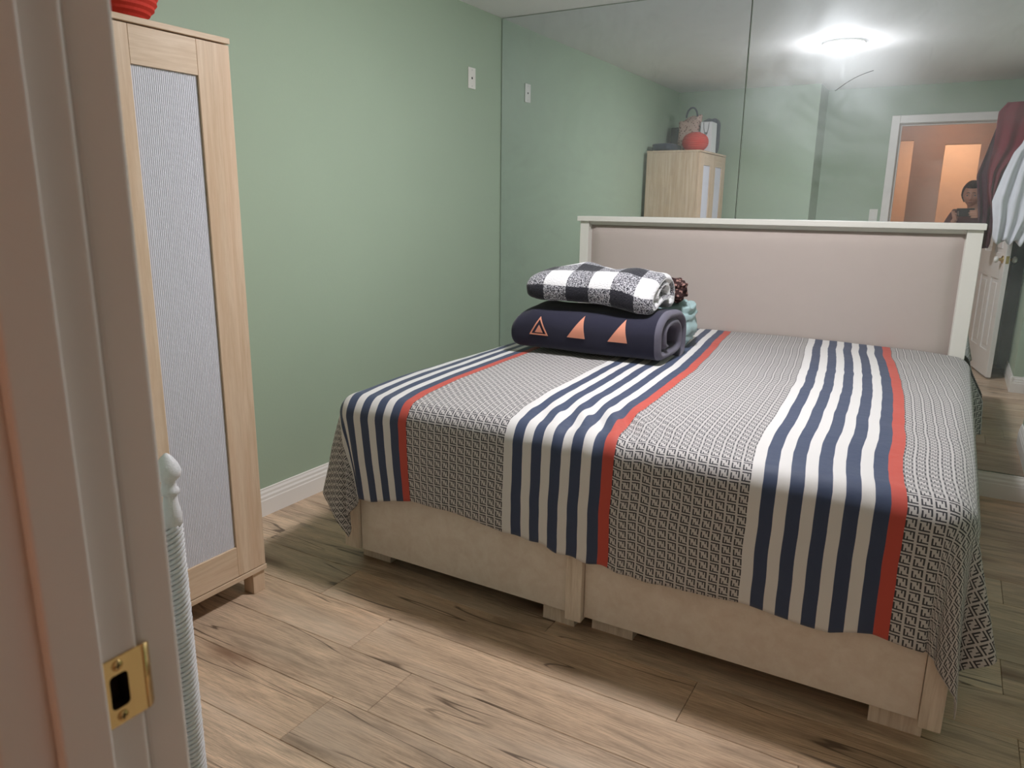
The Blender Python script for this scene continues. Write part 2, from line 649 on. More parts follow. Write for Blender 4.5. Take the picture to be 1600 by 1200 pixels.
jamb_profile('jamb', XJ, 1, fr)
jamb_profile('jamb', XHINGE, -1, fr)
bm = bmesh.new(); add_box(bm, (XJ - .0, YH, JT), (XHINGE, YB, JT + .02), .002, 2)
from_bm('head_jamb', bm, M['trim'], fr)
bm = bmesh.new(); add_box(bm, (XJ + .011, YB - .0755, JT - .011), (XHINGE - .011, YB - .0365, JT), .002, 2)
from_bm('door_stop', bm, M['trim'], fr)


def casing(x0, x1, z0, z1, y0, y1, parent):
    bm = bmesh.new()
    add_box(bm, (x0, y0, z0), (x1, y1, z1), .005, 3)
    return from_bm('casing', bm, M['trim'], parent)


CW = .068
for (ya, yb, d) in ((YB, YB + .040, 0), (YH - .018, YH, 0)):
    casing(XJ - .005 - CW, XJ - .005, 0, JT + .005 + CW, ya, yb, fr)
    casing(XHINGE + .005, XHINGE + .005 + CW, 0, JT + .005 + CW, ya, yb, fr)
    casing(XJ - .005, XHINGE + .005, JT + .005, JT + .005 + CW, ya, yb, fr)

# strike plate: on the jamb's rebate, lip wrapping the rounded edge
zs, zh = .9365, .0305
yL_, yR_ = YB - .0375, YB + .0005
bm = bmesh.new()
hy0, hy1, hz = YB - .0295, YB - .0135, .0155
nseg = 6


def rrect(ya, yb, za, zb, r, n=6):
    pts = []
    for cy, cz, a0 in ((yb - r, zb - r, 0), (ya + r, zb - r, 90), (ya + r, za + r, 180), (yb - r, za + r, 270)):
        for k in range(n + 1):
            a = math.radians(a0 + 90 * k / n)
            pts.append((cy + r * math.cos(a), cz + r * math.sin(a)))
    return pts


outer = rrect(yL_, yR_, zs - zh, zs + zh, .0015)
inner = rrect(hy0, hy1, zs - hz, zs + hz, .004)
th = .0018
ring = []
for xx in (XJ + .0002, XJ + th):
    ring.append(([bm.verts.new((xx, y, z)) for y, z in outer], [bm.verts.new((xx, y, z)) for y, z in inner]))
n = len(outer)
for k in range(n):
    k2 = (k + 1) % n
    bm.faces.new((ring[1][0][k], ring[1][0][k2], ring[1][1][k2], ring[1][1][k]))
    bm.faces.new((ring[0][0][k2], ring[0][0][k], ring[0][1][k], ring[0][1][k2]))
    bm.faces.new((ring[0][0][k], ring[0][0][k2], ring[1][0][k2], ring[1][0][k]))
    bm.faces.new((ring[0][1][k2], ring[0][1][k], ring[1][1][k], ring[1][1][k2]))
sp_ = from_bm('strike_plate', bm, M['brass'], fr)
tag(sp_, 'worn brass strike plate')
# curled lip
gridl = []
for k in range(9):
    t = k / 8
    a = t * math.radians(70)
    rr = .010
    px_, py_ = XJ + th - rr + rr * math.cos(a), yR_ + rr * math.sin(a)
    gridl.append([Vector((px_, py_, zs - zh * (1 - .15 * t * t))), Vector((px_, py_, zs + zh * (1 - .15 * t * t)))])
bm = bmesh.new()
rws = [[bm.verts.new(p) for p in r] for r in gridl]
for a, b in zip(rws, rws[1:]):
    bm.faces.new((a[0], a[1], b[1], b[0])).smooth = True
lip = from_bm('lip', bm, M['brass'], None)
so = lip.modifiers.new('s', 'SOLIDIFY'); so.thickness = .0012; so.offset = 0
sub_of(lip, sp_, fr)
sub_of(box('latch_pocket', (XJ - .016, hy0 - .001, zs - hz - .001), (XJ - .0004, hy1 + .001, zs + hz + .001), M['holeshade'], None, 0), sp_, fr)
# pocket is an open box, its inner shade painted as dark colour: hide its front by cutting it away
pk = bpy.data.objects['latch_pocket'].data
bm = bmesh.new(); bm.from_mesh(pk)
bmesh.ops.delete(bm, geom=[f for f in bm.faces if f.normal.x > .9], context='FACES')
bm.to_mesh(pk); bm.free()
for dz in (.0232, -.0232):
    sc = lathe('screw', [(0, -.0004), (.0046, -.0004), (.0046, .0006), (.0040, .0012), (0, .0014)], M['brass'], None, (XJ + th, YB - .0215, zs + dz), 'x', 20)
    sub_of(sc, sp_, fr)
    bm = bmesh.new()
    c = Vector((XJ + th + .0014, YB - .0215, zs + dz))
    add_box(bm, c + Vector((-.0006, -.0026, -.0006)), c + Vector((.0002, .0026, .0006)))
    add_box(bm, c + Vector((-.0006, -.0006, -.0026)), c + Vector((.0002, .0006, .0026)))
    sub_of(from_bm('cross_slot', bm, M['holeshade']), sp_, fr)

# hall: partition with openings, lit room behind it
bm = bmesh.new()
yp0, yp1 = -5.42, -5.30
add_box(bm, (1.94, yp0, 0), (2.235, yp1, H))
add_box(bm, (1.0, yp0, 2.05), (1.94, yp1, H))
add_box(bm, (2.235, yp0, 2.0), (2.56, yp1, H))
add_box(bm, (2.56, yp0, 0), (3.6, yp1, H))
tag(from_bm('wall_hall', bm, M['hall']), 'peach lit hall partition with two openings, seen through the doorway in the mirror', 'wall', kind='structure')
tag(box('wall_hall_end', (0.9, -6.8, 0), (3.6, -6.7, H), M['hall'], None, 0), 'far hall wall glowing peach in the mirror', 'wall', kind='structure')
tag(box('wall_hall_left', (0.9, -6.7, 0), (1.0, YL - .6, H), M['hall'], None, 0), 'side wall of the hall beyond the doorway', 'wall', kind='structure')
tag(box('wall_hall_right', (3.6, -6.8, 0), (3.7, YH, H), M['hall'], None, 0), 'right side wall of the hall', 'wall', kind='structure')
tag(box('ceiling_hall', (0.9, -6.8, H), (3.7, YH - .0, H + .08), M['hall'], None, 0), 'hall ceiling', 'ceiling', kind='structure')
bm = bmesh.new()
add_box(bm, (1.0, YH - .012, 0), (XJ - .08, YH - .0005, H))
add_box(bm, (XHINGE + .08, YH - .012, 0), (3.6, YH - .0005, H))
add_box(bm, (XJ - .08, YH - .012, JT + .09), (XHINGE + .08, YH - .0005, H))
tag(from_bm('wall_hall_lining', bm, M['hall']), 'peach painted hall side of the doorway wall', 'wall', kind='structure')


def lamp_fixture(name, loc, r, h, col, strength, label):
    k = NT(name + '_glow')
    k.base((.9, .9, .9, 1), .4)
    k.p.inputs['Emission Color'].default_value = (*col, 1)
    k.p.inputs['Emission Strength'].default_value = strength
    root = tag(empty(name, loc), label, 'ceiling lamp')
    x, y, z = loc
    lathe('lamp_base', [(0, 0), (r * 1.04, 0), (r * 1.04, -.012), (0, -.012)], M['headwhite'], root, (x, y, z - .0005), 'z', 40, False)
    prof = [(r * math.cos(t), -.0125 - h * math.sin(t)) for t in [PI / 2 * i / 10 for i in range(10)]] + [(.001, -.0125 - h)]
    lathe('lamp_dome', prof, k.m, root, (x, y, z), 'z', 40)
    return root


lamp_fixture('ceiling_light', (1.66, -1.585, H), .125, .045, LAMP_COL, LAMP_STRENGTH, 'round glowing flush ceiling lamp above the bed, seen in the mirror')
lamp_fixture('hall_light', (2.3, -6.1, H), .12, .04, HALL_COL, HALL_WATTS, 'warm round hall ceiling lamp behind the partition')
lamp_fixture('hall_light', (2.25, -4.78, H), .10, .035, (1.0, .52, .36), 30.0, 'warm round ceiling lamp in the hall just outside the doorway')

# ------------------------------------------------------------------ wall plates
r = tag(empty('wall_plate', (0, -.3205, 2.0155)), 'small blank white cover plate high on the green wall', 'wall plate')
box('plate', (0.0004, -.356, 1.96), (.0055, -.285, 2.071), M['headwhite'], r, .002)
lathe('plug', [(0, .004), (.0065, .004), (.0065, .0062), (.003, .007), (0, .007)], M['dkgrey'], r, (0, -.3205, 2.0155), 'x', 16)
for dz in (.042, -.042):
    lathe('screw', [(0, .004), (.0032, .004), (.0032, .006), (0, .0064)], M['steel'], r, (0, -.3205, 2.0155 + dz), 'x', 12)
r = tag(empty('light_switch', (1.77, YB, 1.275)), 'white rocker light switch beside the doorway, seen in the mirror', 'switch')
box('plate', (1.735, YB + .0003, 1.215), (1.805, YB + .006, 1.33), M['headwhite'], r, .002)
box('rocker', (1.754, YB + .006, 1.24), (1.786, YB + .010, 1.305), M['trim'], r, .001)

# ------------------------------------------------------------------ wardrobe
XW, Y1, Y0 = .5113, -2.4033, -3.2133
XBK = .035
war = tag(empty('wardrobe', (.27, -2.81, 0)), 'tall birch two-door wardrobe with ribbed frosted door panels, against the green wall', 'wardrobe')
box('top_board', (XBK, Y0, 1.784), (XW, Y1, 1.80), M['birch_h'], war, .0015)
box('side_panel', (XBK + .004, Y1 - .020, .096), (XW - .022, Y1 - .003, 1.7835), M['birch_v'], war, .001)
box('side_panel', (XBK + .004, Y0 + .003, .096), (XW - .022, Y0 + .020, 1.7835), M['birch_v'], war, .001)
box('back_panel', (XBK + .001, Y0 + .004, .097), (XBK + .004, Y1 - .004, 1.783), M['birch_v'], war, 0)
box('bottom_board', (XBK, Y0, .078), (XW, Y1, .0955), M['birch_h'], war, .0015)
for z in (.60, 1.08, 1.555):
    box('shelf', (XBK + .005, Y0 + .021, z), (XW - .05, Y1 - .021, z + .018), M['birch_h'], war, .001)
for lx in (XW - .058, XBK + .008):
    for ly in (Y1 - .056, Y0 + .006):
        box('leg', (lx, ly, 0), (lx + .05, ly + .05, .0778), M['birch_v'], war, .0012)

k = NT('ribbed_frosted_plastic')
k.base(srgb(214, 215, 224), .38, 0, .45)
M['ribbed'] = k.m


def wardrobe_door(ya, yb, outer_hi):
    """door between ya<yb; outer stile (wide) on the yb side when outer_hi"""
    d = empty('door', (0, 0, 0))
    d.parent = war
    d.matrix_parent_inverse = Matrix.Translation(war.location).inverted()
    xb, xf = XW - .0205, XW - .0015
    z0, z1 = .0985, 1.7795
    so, si = .114, .076
    lo_st, hi_st = (si, so) if outer_hi else (so, si)
    zt, zb = 1.681, .204

    def sub(o):
        o.parent = d
        o.matrix_parent_inverse = Matrix()
        return o
    sub(box('stile', (xb, ya, z0), (xf, ya + lo_st, z1), M['birch_v'], None, .0012))
    sub(box('stile', (xb, yb - hi_st, z0), (xf, yb, z1), M['birch_v'], None, .0012))
    sub(box('rail', (xb, ya + lo_st + .0006, zt), (xf, yb - hi_st - .0006, z1), M['birch_h'], None, .0012))
    sub(box('rail', (xb, ya + lo_st + .0006, z0), (xf, yb - hi_st - .0006, zb), M['birch_h'], None, .0012))
    a, b = ya + lo_st + .001, yb - hi_st - .001
    nr = 34
    rows = []
    for i in range(nr * 4 + 1):
        y = lerp(a, b, i / (nr * 4))
        x = XW - .0095 + .0012 * abs(math.sin(PI * i / 4)) ** .7
        rows.append([Vector((x, y, zb + .0005)), Vector((x, y, zt - .0005))])
    g = quad_mesh('ribbed_panel', rows, M['ribbed'], None, smooth=False)
    sub(g)
    sub(box('panel_backing', (XW - .0125, a, zb + .0005), (XW - .0100, b, zt - .0005), M['ribbed'], None, 0))
    return d


ym = (Y0 + Y1) / 2
wardrobe_door(ym + .0015, Y1 - .004, True)
wardrobe_door(Y0 + .004, ym - .0015, False)

# ------------------------------------------------------------------ bed
XL, XR, YF = .600, 2.575, -2.09
bed = tag(empty('bed_frame', (1.5875, -1.05, 0)), 'whitewashed wooden king bed with a taupe padded headboard under the mirror', 'bed')
ZP = .063
box('footboard', (XL + .072, YF, ZP), (1.531, YF + .018, .47), M['bedwhite'], bed, .0015)
box('footboard', (1.588, YF, ZP), (2.525, YF + .018, .47), M['bedwhite'], bed, .0015)
box('foot_post', (XL, YF - .013, ZP + .004), (XL + .0705, YF + .03, .47), M['bedpost'], bed, .002)
box('foot_post', (1.532, YF - .022, ZP - .012), (1.587, YF + .03, .47), M['bedpost'], bed, .002)
box('foot_post', (2.526, YF - .013, ZP - .012), (2.578, YF + .03, .47), M['bedpost'], bed, .002)
box('side_rail', (XL + .002, YF + .0305, ZP), (XL + .022, -.105, .42), M['bedwhite'], bed, .0015)
box('side_rail', (2.556, YF + .0305, ZP), (2.576, -.105, .42), M['bedwhite'], bed, .0015)
box('center_rail', (1.54, YF + .0305, .085), (1.58, -.105, .30), M['bedwhite'], bed, .0015)
box('slat_deck', (XL + .023, YF + .0305, .30), (2.555, -.105, .325), M['bedwhite'], bed, .001)
for x0, x1, y in ((.622, .757, -2.03), (1.431, 1.545, -2.065), (1.596, 1.736, -2.04), (2.412, 2.539, -2.065)):
    box('foot_block', (x0, y, 0), (x1, y + .045, ZP - .001 if x0 > .7 or True else .1), M['bedpost'], bed, .0015)
for x0 in (.64, 1.50, 2.42):
    box('foot_block', (x0, -.20, 0), (x0 + .13, -.155, ZP - .001), M['bedpost'], bed, .0015)
# headboard
HT = 1.272
YHB = -.018
box('headboard_post', (.585, -.075, .0), (.637, YHB, HT - .028), M['headwhite'], bed, .002)
box('headboard_post', (2.494, -.075, .0), (2.558, YHB, HT - .028), M['headwhite'], bed, .002)
box('headboard_rail', (.6375, -.062, HT - .045), (2.4935, YHB, HT - .028), M['headwhite'], bed, .001)
box('headboard_cap', (.573, -.094, HT - .0275), (2.566, YHB + .004, HT), M['headwhite'], bed, .0025)
box('headboard_backing', (.6375, -.032, .30), (2.4935, YHB, HT - .0455), M['headwhite'], bed, .001)
# upholstered cushion panel, puffed
gx0, gx1, gz0, gz1 = .641, 2.490, .42, HT - .049
grid = []
NX, NZ = 60, 30
for i in range(NZ + 1):
    rw = []
    for j in range(NX + 1):
        x, z = lerp(gx0, gx1, j / NX), lerp(gz0, gz1, i / NZ)
        ex = min(x - gx0, gx1 - x)
        ez = min(z - gz0, gz1 - z)
        e = min(ex, ez)
        puff = .034 * (1 - math.exp(-e / .022)) + .006 * (1 - math.exp(-e / .15)) + .0012 * nz(x * 4, z * 5)
        rw.append(Vector((x, -.033 - puff, z)))
    grid.append(rw)
quad_mesh('headboard_padding', grid, M['upholstery'], bed)
bm = bmesh.new()
add_box(bm, (XL + .035, YF + .035, .326), (2.535, -.115, .625), .06, 4)
from_bm('mattress', bm, M['headwhite'], bed, smooth=True)

# ------------------------------------------------------------------ bedspread
RE = .075
SH = [(-2.6, 0), (-2.12, 0.0), (-1.95, -.025), (-1.65, -.035), (-1.1, -.07), (-.85, -.095), (-.3, -.165), (-.05, -.19)]
HEM = [(.3, .30), (.72, .285), (.93, .318), (1.09, .315), (1.32, .292), (1.44, .285), (1.58, .264), (1.77, .254), (2.08, .266), (2.3, .254), (2.4, .284), (2.52, .276), (2.9, .28)]
ZT = .668
XA, XB = XL + RE - .020, XR - RE + .016       # where the rounding begins, left and right
YA = YF + RE - .034                           # where the rounding begins at the foot


def profile(s):
    """arc length s past the start of the rounding -> (out, down)"""
    if s <= 0: return 0.0, 0.0
    t = s / RE
    if t < PI / 2:
        return RE * math.sin(t), RE * (1 - math.cos(t))
    return RE, RE + (s - RE * PI / 2)


def top_z(x, y):
    cx = min(max((x - XA) / (XB - XA), 0), 1)
    crown = .020 * (1 - (2 * cx - 1) ** 4)
    crown *= 1 - .5 * sstep(-1.6, -2.1, y)
    wr = .004 * nz(x * 3.1, y * 2.2, 1) + .0025 * nz(x * 9, y * 6, 4)
    # creases near the foot edge of the middle stripes
    d = math.hypot((x - 1.58) / .22, (y + 1.95) / .12)
    wr += .010 * math.exp(-d * d) * math.sin((x * 1.0 + y * .55) * 62)
    return ZT + crown - .012 * sstep(-1.75, -2.08, y) + wr


def cover_point(a, b):
    """a, b: cloth coordinates (metres across / along) with the flat part of the bed as the identity"""
    da = XA - a if a < XA else (a - XB if a > XB else 0)
    sx = -1 if a < XA else 1
    db = YA - b if b < YA else 0
    bx, by = min(max(a, XA), XB), max(b, YA)
    z0 = top_z(bx, by)
    if da == 0 and db == 0:
        return Vector((a, b, z0))
    s = math.hypot(da, db)
    out, down = profile(s)
    phi = math.atan2(db, da) if da else PI / 2     # 0 = straight sideways, pi/2 = towards the foot
    if da and not db: phi = 0.0
    drop = max(0, down - RE)
    # drape waves on the straight sides, ears at the corners
    corner = math.sin(2 * phi) if (da and db) else 0.0
    if corner > 0:
        q = phi / (PI / 2)
        if sx > 0:
            ear = .16 * math.exp(-((q - .60) / .11) ** 2) + .26 * math.exp(-((q - .24) / .11) ** 2) + .03 * math.exp(-((q - .88) / .06) ** 2)
        else:
            ear = .30 * math.exp(-((q - .30) / .20) ** 2) + .10 * math.exp(-((q - .68) / .12) ** 2)
        ear += .022 * math.sin(q * PI * 9 + 1) * corner
        out2 = out + drop * ear * min(1, corner * 1.6)
        dd = down
        if drop > 0:
            lat = out2 - out
            dd = RE + math.sqrt(max(drop * drop - lat * lat, 0))
        out, down = out2, dd
    else:
        if db:   # front
            out += max(min(drop, .4) * (.020 * nz(a * 5.5, 3) + .014 * math.sin(a * 21 + 1.2 * math.sin(a * 5))) + .02 * drop, 0)
        else:
            if sx > 0: out += sstep(-.42, -.10, b) * min(drop, .12) * (.26 + .20 * math.sin(b * 55))
            out += min(drop, .4) * (.07 * math.sin(b * 13 + sx) * .5 + .05 * nz(b * 4, 7 + sx) + .06)
    if sx < 0 and da and db:      # the left corner swings round to the foot
        phi = lerp(phi, (phi / (PI / 2)) ** .5 * (PI / 2), min(drop / .2, 1))
    px_ = bx + sx * math.cos(phi) * out
    py_ = by - math.sin(phi) * out
    if db and a < 1.1: px_ += sstep(1.1, .62, a) * drop * .16 * (math.sin(phi) ** 2)
    return Vector((px_, py_, z0 - down))


def hem_len(a):
    return (ZT - .012 - interp(HEM, a)) + RE * (PI / 2 - 1)


NA, NB = 300, 220
A0, A1 = XA - .38, XB + .39
BH = -.082
# dense lines near the foot drop
grid, uvt = [], []
for i in range(NB + 1):
    rw, ru = [], []
    for j in range(NA + 1):
        a = lerp(A0, A1, j / NA)
        L = hem_len(a)
        if a < XA: L = lerp(hem_len(XA), .42, min((XA - a) / .1, 1))
        if a > XB: L = lerp(hem_len(XB), .425, min((a - XB) / .1, 1))
        b = lerp(BH, YA - L, i / NB)
        p = cover_point(a, b)
        rw.append(p)
        sh = interp(SH, b)
        wob = .004 * nz(b * 5, a * .8) + .0025 * nz(b * 14, a * 2)
        if b < YA: wob += .012 * sstep(1.0, .6, a) * (YA - b) / .4 * 0
        ru.append((a - sh + wob, b))
    grid.append(rw)
    uvt.append(ru)
cv = quad_mesh('bedspread', grid, M['cover'], None, uvs=lambda i, j: uvt[i][j])
so = cv.modifiers.new('thickness', 'SOLIDIFY'); so.thickness = .0022; so.offset = 1
tag(cv, 'bedspread with navy, white and red stripes and monogram bands hanging over the bed foot', 'bedspread')

# ------------------------------------------------------------------ rolled comforter, throw and cloths on the bed
def spiral_sheet(cy, cz, ry, rz, turns, t0, thick, squash=1.0, shrink=.50, n=120):
    """cross-section of a rolled sheet: list of (outer (y,z), inner (y,z)), from the outer end inwards"""
    pts = []
    for i in range(n + 1):
        f = i / n
        a = t0 + 2 * PI * turns * f
        k = 1 - (1 - shrink) * f
        ca, sa = math.cos(a), math.sin(a)
        e = 2.35 if sa > 0 else lerp(2.35, 5.0, min(1, -sa * 2.5))
        yy = math.copysign(abs(ca) ** (2 / e), ca) * ry * k
        zz = math.copysign(abs(sa) ** (2 / e), sa) * rz * k
        pts.append(Vector((0, cy + yy, cz + zz)))
    out = []
    acc = 0
    for i, p in enumerate(pts):
        t = (pts[min(i + 1, n)] - pts[max(i - 1, 0)]).normalized()
        nrm = Vector((0, t.z, -t.y))
        if nrm.dot(p - Vector((0, cy, cz))) < 0: nrm = -nrm
        if i: acc += (p - pts[i - 1]).length
        out.append((p, nrm, acc))
    return out


def rolled(name, mat, sec, thick, x0, x1, nx, warp, uvscale=1.0, uvoff=(0, 0)):
    """closed sheet following sec, extruded along x with puffy ends; mat = [outer, inner]"""
    m = len(sec)
    grid, acc = [], []
    for i in range(nx + 1):
        f = i / nx
        x = lerp(x0, x1, f)
        e = min(f, 1 - f) * (x1 - x0)
        puff = math.sqrt(max(1 - max(1 - e / .028, 0) ** 2, 0.02))
        row = []
        for k, (p, nr, s) in enumerate(sec):
            pe = min(1, math.sqrt(max(1 - max(1 - min(k, m - 1 - k) / 5, 0) ** 2, .03)))
            row.append(warp(Vector((x, p.y, p.z)) + nr * (thick * .5 * puff * pe), x, s, 1))
        for k in range(m - 1, -1, -1):
            p, nr, s = sec[k]
            pe = min(1, math.sqrt(max(1 - max(1 - min(k, m - 1 - k) / 5, 0) ** 2, .03)))
            row.append(warp(Vector((x, p.y, p.z)) - nr * (thick * .5 * puff * pe), x, s, -1))
        grid.append(row)
    ss = [q[2] for q in sec] + [q[2] for q in reversed(sec)]
    ss.append(ss[0])
    uv = lambda i, j: (lerp(x0, x1, i / nx) * uvscale + uvoff[0], ss[j] * uvscale + uvoff[1])
    mf = (lambda i, j: 0 if (j < m - 1 and i < nx - 2) else 1) if isinstance(mat, list) else None
    return quad_mesh(name, grid, mat, None, closed_u=True, uvs=uv, caps=True, matfn=mf)


# navy comforter
RC = (-1.008, .797)
RY_, RZ_, RT = .194, .108, .040
X0R, X1R = .765, 1.472
sec = spiral_sheet(RC[0], RC[1], RY_, RZ_, 1.9, math.radians(-75), RT, shrink=.36)


def warp_roll(p, x, s, side):
    f = (x - X0R) / (X1R - X0R)
    q = p.copy()
    sag = .012 * math.sin(f * PI)
    q.z -= sag * (p.z - .685) / .25
    q.z += .010 * nz(x * 6, s * 7) * (1 if p.z > .74 else .3)
    q.y += .008 * nz(x * 4, s * 4, 3)
    # left end tapers and droops
    q.z = lerp(q.z, .70 + (q.z - .70) * .86, sstep(.18, 0, f))
    q.x += .040 * sstep(.16, 0, f) * ((p.z - .775) / .12) ** 2
    q.z = max(q.z, .6925 + .004 * (s * .3 % 1) if side < 0 else .6915)
    return q


rl = tag(empty('comforter', (1.1, -.93, .69)), 'rolled navy comforter with peach triangles and grey lining on the bed', 'comforter')
o = rolled('roll', [M['navy'], M['quiltgrey']], sec, RT, X0R, X1R, 60, warp_roll)
world_child(o, rl)


def roll_surface(x, t):
    """point on the camera-facing outside at height parameter t (0 bottom .. 1 top)"""
    lo = min(range(len(sec)), key=lambda i: (sec[i][0].y - (-1.05)) ** 2 + (sec[i][0].z - .72) ** 2 + (0 if sec[i][2] < .9 else 9))
    return None


def front_at(x, z):
    best = None
    for p, nr, s in sec[:70]:
        if p.y < RC[0] and (best is None or abs(p.z - z) < abs(best[0].z - z)):
            best = (p, nr, s)
    p, nr, s = best
    # interpolate y precisely along the superellipse
    zz = max(min((z - RC[1]) / RZ_, .98), -.98)
    q = warp_roll(Vector((x, p.y, z)) + nr * (RT * .5), x, s, 1)
    q.z = z
    return q, nr


def on_front(x, z, lift):
    """march from the camera side onto the roll's real mesh"""
    hit = RAY(Vector((x, -2.0, z)), Vector((0, 1, 0)))
    return hit


from mathutils.bvhtree import BVHTree
bvh = BVHTree.FromPolygons([v.co.copy() for v in o.data.vertices], [tuple(p.vertices) for p in o.data.polygons])


def project_on(bv, x, z, lift):
    loc, nr, idx, d = bv.ray_cast(Vector((x, -2.0, z)), Vector((0, 1, 0)))
    if nr.y > 0: nr = -nr
    return loc + nr * lift


def patch(tri, name, mat, parent, bv, lift=.0022, n=10, hole=0.0):
    """triangular applique projected on the roll; tri = three (x, z)"""
    bm = bmesh.new()
    A, B, C = [Vector((a, b)) for a, b in tri]
    ctr = (A + B + C) / 3
    def P(q): return project_on(bv, q.x, q.y, lift)
    if hole:
        rows_ = []
        for s in (1.0, hole + (1 - hole) * .5, hole):
            loop = []
            for U, V in ((A, B), (B, C), (C, A)):
                for k in range(n):
                    loop.append(ctr + (U.lerp(V, k / n) - ctr) * s)
            rows_.append([bm.verts.new(P(q)) for q in loop])
        m = len(rows_[0])
        for a, b in zip(rows_, rows_[1:]):
            for k in range(m):
                bm.faces.new((a[k], a[(k + 1) % m], b[(k + 1) % m], b[k]))
    else:
        vs = [[bm.verts.new(P(A.lerp(B, i / n).lerp(A.lerp(C, i / n), (j / i) if i else 0))) for j in range(i + 1)] for i in range(n + 1)]
        for i in range(n):
            for j in range(i + 1):
                bm.faces.new((vs[i][j], vs[i + 1][j], vs[i + 1][j + 1]))
                if j < i: bm.faces.new((vs[i][j], vs[i + 1][j + 1], vs[i][j + 1]))
    ob = from_bm(name, bm, mat, None)
    sd = ob.modifiers.new('s', 'SOLIDIFY'); sd.thickness = .0018; sd.offset = 0
    world_child(ob, parent)
    return ob


TRI = [((.893, .852), (.842, .772), (.935, .772)), ((1.098, .868), (1.028, .776), (1.113, .776)), ((1.285, .868), (1.217, .776), (1.304, .776))]
TRI = [tuple((x + .028, z) for x, z in t) for t in TRI]
for i, (a, b, c) in enumerate(TRI):
    if i == 0:
        patch((a, b, c), 'triangle_patch', M['peach'], rl, bvh, hole=.78)
        m = ((a[0] + b[0] + c[0]) / 3, (a[1] + b[1] + c[1]) / 3)
        sm = [(m[0] + (q[0] - m[0]) * .42, m[1] + (q[1] - m[1]) * .42 - .004) for q in (a, b, c)]
        patch(sm, 'triangle_patch', M['peach'], rl, bvh)
    else:
        patch((a, b, c), 'triangle_patch', M['peach'], rl, bvh)

# buffalo check throw folded on top
TC = (-1.008, .985)
tsec = spiral_sheet(TC[0], TC[1], .165, .060, 1.75, math.radians(285), .05, shrink=.30)
X0T, X1T = .828, 1.418


ia = min(range(len(tsec)), key=lambda i: abs(math.degrees(2 * PI * 1.75 * i / 120) + 285 - (360 + 132)))
TV = .040 - tsec[ia][2]           # the white row sits on the upper front of the fold


def warp_throw(p, x, s, side):
    f = (x - X0T) / (X1T - X0T)
    q = p.copy()
    # rests over the round back of the roll
    base = .028 * (1 - ((q.y - RC[0]) / .2) ** 2)
    q.z += base - .028
    hump = .040 * math.exp(-((f - .33) / .17) ** 2) * sstep(-1.05, -.89, q.y) + .012 * math.exp(-((f - .75) / .12) ** 2)
    up = sstep(.95, 1.02, p.z)
    q.z += hump * up
    q.z -= .030 * sstep(.55, 1.0, f) * sstep(-.98, -1.11, q.y)
    q.z += .007 * nz(x * 6, q.y * 8, 2) * up + .004 * nz(x * 15, q.y * 15)
    q.y += .010 * nz(x * 5, 8, 1)
    q.z = lerp(q.z, .962 + (q.z - .962) * .80, sstep(.12, 0, f))
    return q


o = rolled('check_throw', M['plaid'], tsec, .046, X0T, X1T, 64, warp_throw, 1.0, (.127, TV))
tag(o, 'folded black and white buffalo check throw lying on the navy comforter', 'blanket')


def crumple(name, c, size, mat, label, cat, seed, rot=0.0, folds=5, flat=0.0):
    """soft folded bundle: superellipsoid with folded ridges"""
    grid = []
    n, m = 26, 48
    R = Matrix.Rotation(rot, 3, 'Z')
    for i in range(n + 1):
        v = -PI / 2 + PI * i / n
        row = []
        for j in range(m):
            u = 2 * PI * j / m
            e = .62
            sg = lambda q: math.copysign(abs(q) ** e, q)
            d = Vector((sg(math.cos(v)) * sg(math.cos(u)), sg(math.cos(v)) * sg(math.sin(u)), sg(math.sin(v))))
            rp = 1 + .07 * math.sin(d.z * folds * 3.2 + 2 * nz(d.x * 2 + seed, d.y * 2)) + .18 * nz(d.x * 1.8 + seed, d.y * 1.8, d.z * 1.8) + .06 * nz(d.x * 5, d.y * 5 + seed, d.z * 5)
            p = R @ Vector((d.x * size[0] * rp, d.y * size[1] * rp, d.z * size[2] * rp))
            q = Vector(c) + p
            if flat: q.z = max(q.z, flat)
            row.append(q)
        grid.append(row)
    o = quad_mesh(name, grid, mat, None, closed_u=True)
    return tag(o, label, cat) if label else o


crumple('fleece_blanket', (1.350, -.60, .795), (.090, .125, .103), M['teal'], 'crumpled pale teal blanket behind the right end of the comforter', 'blanket', 2.0, .2, 6, .694)
crumple('patterned_cloth', (1.355, -.68, .955), (.058, .09, .050), leopard('brown_print', srgb(160, 124, 116), srgb(56, 40, 40)), 'bunched dark brown patterned cloth tucked behind the check throw', 'cloth', 5.0, .4, 4)

